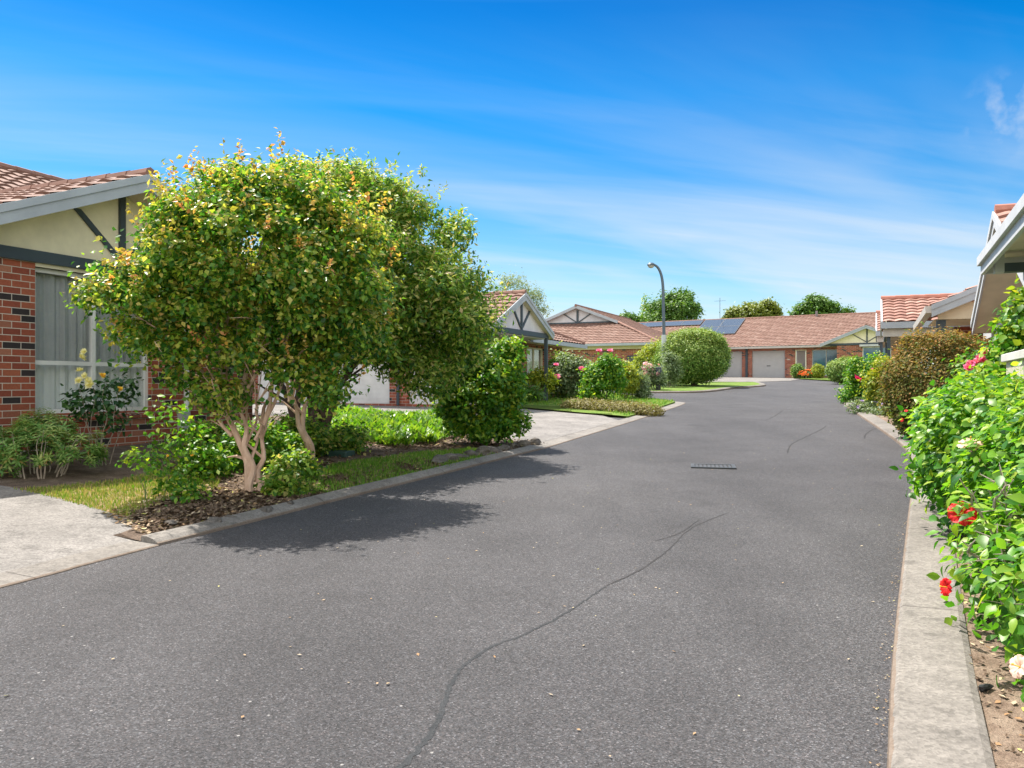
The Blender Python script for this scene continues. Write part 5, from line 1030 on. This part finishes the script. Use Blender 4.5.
rp('golden_shrub', 'bright yellow shrub at the foot of the carport post', 'shrub', 882, 390, 21.2, [(0, 0, .75, .42, .4, .55), (.12, 0, 1.15, .34, .3, .3), (.15, -.3, .4, .3, .3, .3)], 2600, .085, .055, 'leaf_yellow', 92, stem=SG(.3, 1.1, 12), shell=.4, sigma=.07, per=6, young_k=.7, young_up=.6)
t = rp('rose_bush', 'green rose bush with single magenta blooms at the kerb bend', 'rose bush', at_kerb(24.0, .75), 392, 24.0, [(0, 0, .45, .55, .45, .42), (-.3, -.3, .3, .4, .4, .3), (.2, 0, .75, .3, .3, .3)], 2200, .08, .05, 'leaf_tree', 93, stem=SG(.35, .8, 13), shell=.4, sigma=.07, per=6)
fm = make_flower_mesh('rose_petals', .26, M['p_magenta'], 6, 3, 6, .3); Oq = t.location; add_flowers(t, [px3(877.5, 369.5, 23.4, Oq), px3(879, 371, 23.3, Oq), px3(857, 379, 23.6, Oq)], fm, 'rose_bloom', 7, (.8, 1))
rp('low_bush', 'low pale yellow green bush at the very corner of the right kerb', 'bush', at_kerb(29.0, .3), 398, 29.0, [(0, 0, .18, .32, .3, .2), (.35, .1, .2, .3, .3, .2)], 900, .08, .04, 'leaf_yellow', 94, shell=.4, sigma=.06, per=5)
t = rp('lavender', 'low purple flowering lavender at the right kerb', 'flowers', at_kerb(26.3, .4), 402, 26.3, [(0, 0, .18, .34, .5, .2), (.3, -.6, .18, .34, .5, .2)], 1100, .09, .02, 'leaf_grey', 95, shell=.4, sigma=.06, per=5)
fl = make_flower_mesh('flower_petals', .09, M['p_purple'], 5, 2, 7, .6); add_flowers(t, surf([(0, 0, .24, .34, .5, .2), (.3, -.6, .24, .34, .5, .2)], 40, 8, 0), fl, 'flower', 8)
t = rp('flowering_groundcover', 'grey leaved groundcover dotted with lilac flowers along the right kerb', 'flowers', at_kerb(20.6, .55), 412, 20.6, [(0, 0, .14, .5, .55, .18), (-.35, -.9, .14, .4, .6, .18), (-.3, .9, .14, .4, .6, .18)], 2200, .07, .03, 'leaf_grey', 96, shell=.4, sigma=.06, per=5)
add_flowers(t, surf([(0, 0, .18, .5, .55, .18), (-.35, -.9, .18, .4, .6, .18), (-.3, .9, .18, .4, .6, .18)], 40, 9, 0), fl, 'flower', 9)
t = rp('yellow_flowers', 'patch of bright yellow flowers at the right kerb, left of the bronze bush', 'flowers', at_kerb(17.8, .42), 414, 17.8, [(0, 0, .25, .38, .4, .26), (.15, -.5, .2, .3, .4, .2)], 1300, .07, .04, 'leaf_yellow', 97, shell=.4, sigma=.06, per=5)
fyl = make_flower_mesh('flower_petals', .12, M['p_yellow'], 6, 2, 8, .3); add_flowers(t, surf([(0, 0, .28, .38, .4, .28), (.15, -.5, .24, .3, .4, .2)], 34, 10, 0), fyl, 'flower', 10)
rp('low_bush', 'dark green low bush between the lilac groundcover and the magenta rose', 'bush', at_kerb(20.6, 1.1), 398, 20.6, [(0, 0, .35, .5, .45, .36)], 1500, .08, .05, 'leaf_dark', 98, shell=.4, sigma=.07, per=5)
rp('low_bush', 'small olive bush at the foot of the bronze bush by the kerb', 'bush', at_kerb(16.2, .3), 424, 16.2, [(0, 0, .2, .28, .4, .22)], 700, .06, .035, 'leaf_olive', 99, shell=.4, sigma=.06, per=5)
# bronze bush
B = (7.68, 14.3); t = empty('bronze_bush', (*B, zrr(*B))); tag(t, 'big rounded bronze leaved bush hanging over the right kerb', 'bush')
foliage('foliage', [(0, 0, .95, .95, .88, .98), (-.1, -.1, .62, .80, .78, .62)], 38000, .062, .036, M['leaf_bronze'], t, 101, shell=.8, sigma=.055, per=5, bumps=.12, young_k=.75, young_up=1.0)
stems('stem', None, fan(9, .5, 1.3, .03, 14), 0, M['bark_dark'], t, 14)
# blush azalea at its foot
B = (kerb_x(12.9) + .42, 12.9); t = empty('azalea', (*B, zrr(*B))); tag(t, 'small azalea covered in blush pink flowers between the bronze bush and the hedge', 'flowers')
LA = [(0, 0, .20, .26, .3, .22), (.1, -.35, .18, .24, .3, .2)]; foliage('foliage', LA, 900, .05, .03, M['leaf_dark'], t, 102, shell=.4, sigma=.05, per=5)
fa = make_flower_mesh('flower_petals', .085, M['p_white_pink'], 5, 1, 9, .4); add_flowers(t, surf(LA, 85, 11, -.3), fa, 'flower', 11)
# mixed rose behind the hedge
B = px3(982, 400, 10.9)[:2]; t = empty('rose_bush', (*B, zrr(*B))); tag(t, 'tall rose with pink and orange blooms between the bronze bush and the fence', 'rose bush')
foliage('foliage', [(-.08, 0, 1.15, .28, .3, .38), (.12, 0, 1.4, .24, .3, .24), (.4, -.2, 1.2, .3, .3, .32)], 1100, .075, .05, M['leaf_bright'], t, 103, shell=.35, sigma=.07, per=5, young_k=.4, young_up=.6)
stems('stem', None, fan(7, .4, 1.3, .012, 15), 0, M['stem_green'], t, 15)
fr = make_flower_mesh('rose_petals', .11, M['p_pink'], 6, 3, 10, .35); fo2 = make_flower_mesh('rose_petals', .10, M['p_orange'], 6, 3, 11, .35); Oq = t.location
add_flowers(t, [px3(u, v, 10.4, Oq) for u, v in ((981, 359), (983, 361), (979, 363), (971, 365), (974, 363), (968, 369), (983, 351), (985, 353))], fr, 'rose_bloom', 12, (.8, 1.1)); add_flowers(t, [px3(u, v, 10.2, Oq) for u, v in ((995, 370), (992, 369))], fo2, 'rose_bloom', 13)
# climbing shrub behind the fence
B = (5.98, 9.25); t = empty('photinia_shrub', (*B, zrr(*B))); tag(t, 'tall glossy shrub with light new leaves behind the cream fence', 'shrub')
foliage('foliage', [(0, 0, 1.35, .40, .4, .5), (.1, .05, 1.85, .36, .36, .42), (.25, 0, 2.1, .3, .3, .3), (-.2, .1, 1.15, .3, .3, .3)], 2600, .085, .055, M['leaf_bright'], t, 104, shell=.4, sigma=.07, per=5, young_k=.8, young_up=.8, big=True)
stems('stem', None, fan(6, .3, 1.8, .02, 16), 0, M['bark_dark'], t, 16)
# ---- hibiscus hedge at the right
LH = [(4.62, 7.4, .80, .78, .85, .66), (4.10, 6.2, .78, .74, .85, .66), (3.62, 5.05, .78, .66, .8, .64), (3.25, 3.95, .74, .58, .65, .60), (5.0, 6.6, .82, .7, .9, .60), (4.5, 5.2, .82, .8, .9, .60), (5.2, 8.0, .82, .55, .6, .56), (2.95, 4.2, .55, .55, .6, .48), (2.62, 3.45, .52, .45, .5, .45), (4.36, 7.3, 1.06, .55, .7, .52), (3.88, 6.4, 1.0, .60, .7, .54), (4.9, 7.2, 1.06, .6, .8, .50), (4.4, 5.8, 1.02, .75, .8, .52), (3.62, 5.0, .98, .62, .7, .54), (3.3, 4.2, .95, .52, .6, .52)]
B = (3.75, 5.8); zb_ = zrr(*B); t = empty('hibiscus_hedge', (*B, zb_)); tag(t, 'lush bright green hibiscus hedge with red and pale pink flowers at the right kerb', 'hedge')
LHl = [(a - B[0], b - B[1], c - zb_ + .0, d, e, f_) for a, b, c, d, e, f_ in LH]
foliage('foliage', LHl, 52000, .078, .046, M['leaf_hibiscus'], t, 105, shell=.62, sigma=.07, per=6, bumps=.15, up=.75, rnd=.75, young_k=.5, young_up=.7, big=True, droop=.25)
rg = random.Random(21); tg = []
for k in range(70):
    l = LHl[rg.randrange(9)]; a = rg.random() * 6.28; b = Vector((l[0] + rg.gauss(0, .1) + .1, l[1] + rg.gauss(0, .12), -.08)); e = Vector((l[0] + math.cos(a) * l[3] * .85, l[1] + math.sin(a) * l[4] * .85, l[2] + rg.uniform(-.25, .6) * l[5])); tg.append((b, e, rg.uniform(.008, .018)))
stems('stem', None, tg, 0, M['twig'], t, 22, sub=4, sub_len=.3, wig=.09, rt=.3)
rg = random.Random(33); mt_ = MB()
for a, b, Y in (((1022, 604), (972, 492), 4.35), ((1022, 604), (1000, 470), 4.5), ((985, 520), (958, 478), 4.45), ((1008, 545), (1022, 500), 4.3), ((1022, 640), (985, 560), 4.0), ((985, 560), (962, 540), 4.1), ((990, 505), (1012, 478), 4.4), ((1022, 560), (980, 535), 4.25), ((1000, 520), (985, 470), 4.5), ((1022, 520), (1004, 488), 4.4), ((1010, 600), (1000, 540), 4.1)):
    p0, p1 = Vector(px3(*a, Y, t.location)), Vector(px3(*b, Y - .12, t.location)); ps = [p0.lerp(p1, k / 5) + Vector((rg.gauss(0, .012), rg.gauss(0, .02), rg.gauss(0, .012))) for k in range(6)]
    mt_.tube(ps, [.0085 - .0011 * k for k in range(6)], 6)
    for k in (2, 3, 4): mt_.tube([ps[k], ps[k] + Vector((rg.gauss(0, .05), rg.gauss(-.03, .04), rg.gauss(.03, .05)))], [.004, .0015], 5)
mt_.build('dead_twigs', M['twig'], t)
def hib(u, v, Y, me, d, s=1):
    q = px3(u, v, Y, t.location); add_flowers(t, [q + d], me, 'flower', 3, (s, s))
def make_hibiscus(size, mt, seed):
    """five ruffled overlapping petals around a stamen column"""
    rng = random.Random(seed); bm = bmesh.new()
    for k in range(5):
        a0 = 2 * math.pi * k / 5 + rng.gauss(0, .05); ph = rng.random() * 6; G = []
        for i in range(8):
            v = i / 7; row = []
            for j in range(7):
                u = j / 6 * 2 - 1; hw = .54 * (math.sin(min(v * 1.25, 1.0) * math.pi / 2) ** .8) * (1 if v < .75 else math.sqrt(max(.05, 1 - ((v - .75) / .3) ** 2)))
                r = size * .5 * (.06 + .94 * v) ; x = r; y = u * hw * size * .5
                z = size * (.30 * v - .24 * v * v * v) + size * .075 * v * math.sin(u * 6 + ph + v * 4) + size * .03 * v * math.sin(u * 13 + ph) + size * .02 * u
                ca, sa = math.cos(a0), math.sin(a0); row.append(bm.verts.new((x * ca - y * sa, x * sa + y * ca, z)))
            G.append(row)
        for i in range(7):
            for j in range(6): bm.faces.new((G[i][j], G[i][j + 1], G[i + 1][j + 1], G[i + 1][j]))
    me = bpy.data.meshes.new('hibiscus_petals'); bm.to_mesh(me); bm.free(); me.materials.append(mt); me.polygons.foreach_set('use_smooth', [True] * len(me.polygons)); return me
hr = make_hibiscus(.13, M['p_red'], 12); hs = make_hibiscus(.14, M['p_salmon'], 13)
def hibiscus_at(*a):
    hib(*a); f_ = bpy.data.objects[-1] if False else [o for o in t.children if o.name.startswith('flower')][-1]
    m_ = MB(); m_.tube([(0, 0, 0), (.002, 0, .03), (.006, .002, .06)], [.0035, .003, .002], 6); m_.lathe([(.001, -.002), (.006, .002), (.006, .012), (.002, .016)], (.006, .002, .05), 7); m_.build('stamen', M['p_centre'], f_)
hibiscus_at(962, 514, 4.62, hr, (-.35, -.75, .5), 1.15); hibiscus_at(947, 587, 4.1, hr, (-.85, -.1, .1), .7); hibiscus_at(970, 446, 5.3, hs, (-.2, -.3, .9), 1.1); hibiscus_at(1020, 667, 3.15, hs, (-.9, -.1, .35), .65)
hib(902, 420, 8.0, hr, (-.7, -.6, .2), .3); hib(934, 440, 7.0, hs, (-.5, -.6, .5), .6); hib(906, 411, 8.2, hr, (-.3, -.4, .8), .3)
o = link('dark_pebble', rock_mesh((.045, .018, .015), 9), None); o.data.materials.clear(); o.data.materials.append(M['black']); pq = P(986, 690, .05); o.location = (pq[0], pq[1], zr(*pq) + .015); o.rotation_euler.z = .4; tag(o, 'small dark oval pebble on the dry soil behind the right kerb', 'pebble')
# ---- far trees behind the roofs
def far_tree(name, label, u0, v0, Y, lobes, n, L, W, lm, seed, tr=.25, zbase=2.2):
    x = (u0 - 512) / F * Y; t = empty(name, (x, Y, zbase)); tag(t, label, 'tree', 'trees beyond the roofs')
    Lb = [((u - u0) / F * Y, dy, CAM_H + (384 - v) / F * Y - zbase, rx / F * Y, ry / F * Y, rz / F * Y) for u, v, dy, rx, ry, rz in lobes]
    rm = max(l[3] for l in Lb); foliage('crown', Lb, n, L, W, M[lm], t, seed, shell=.55, sigma=.2, per=8, bumps=.2, clump=(14 * len(Lb), rm * .26, rm * .45), young_k=.4, young_up=.8)
    tg = [((0, 0, -.3), (l[0] * .8, l[1] * .8, l[2]), tr * .7) for l in Lb[:5]]; stems('trunk', None, tg + [((0, 0, -.3), (0, 0, Lb[0][2]), tr)], 0, M['bark_dark'], t, seed, wig=.05, n=5, sub=2, sub_len=1.5, rt=.3); return t
far_tree('broad_tree', 'big round dark green tree rising behind the far row, right of the lamp post', 670, 330, 85, [(672, 312, 0, 26, 22, 20), (655, 318, -1, 14, 14, 14), (688, 312, 0, 13, 14, 14), (672, 297, 0, 14, 14, 10), (662, 305, 0, 16, 14, 12), (682, 302, 0, 12, 12, 11)], 9000, .32, .2, 'leaf_tree', 111)
far_tree('low_tree', 'flat topped olive green tree behind the middle of the far roof', 755, 330, 95, [(752, 313, 0, 20, 18, 9), (738, 315, 0, 12, 12, 8), (770, 312, 0, 12, 12, 8)], 4200, .32, .2, 'leaf_olive', 112)
far_tree('broad_tree', 'bright green tree with an open crown behind the right end of the far roof', 818, 330, 100, [(815, 309, 0, 18, 16, 11), (805, 312, 0, 10, 10, 8), (830, 310, 0, 11, 10, 9), (822, 304, 0, 9, 9, 7), (846, 313, 0, 6, 6, 4)], 4600, .32, .2, 'leaf_tree', 113)
far_tree('low_tree', 'small green treetop left of the big round tree, over the hip roof', 628, 335, 90, [(628, 321, 0, 9, 9, 7), (636, 324, 0, 7, 7, 5)], 1500, .3, .2, 'leaf_tree', 114)
far_tree('feathery_tree', 'pale feathery treetop behind the narrow porch gable', 520, 340, 60, [(512, 292, 0, 16, 14, 20), (530, 300, 0, 14, 14, 16), (541, 312, 0, 8, 8, 10)], 1700, .22, .06, 'leaf_pale', 115, .15, 1.9)
x = (645.5 - 512) / F * 110; t = empty('cypress_tree', (x, 110, 2.2)); tag(t, 'thin dark conical treetop left of the big round tree', 'tree', 'trees beyond the roofs')
foliage('crown', [(0, 0, 5.5 + k * 1.2, 1.2 - k * .22, 1.2 - k * .22, 1.2) for k in range(5)], 1500, .3, .12, M['leaf_dark'], t, 116, shell=.5, sigma=.2, per=6); stems('trunk', None, [((0, 0, -.3), (0, 0, 6), .2)], 0, M['bark_dark'], t, 1)
# any label mix-ups of tree groups: each far tree has its own label, so no shared group
for o in bpy.data.objects:
    if o.get('group') in ('trees beyond the roofs', 'tiled carports on the right of the road') and o.parent is None: pass
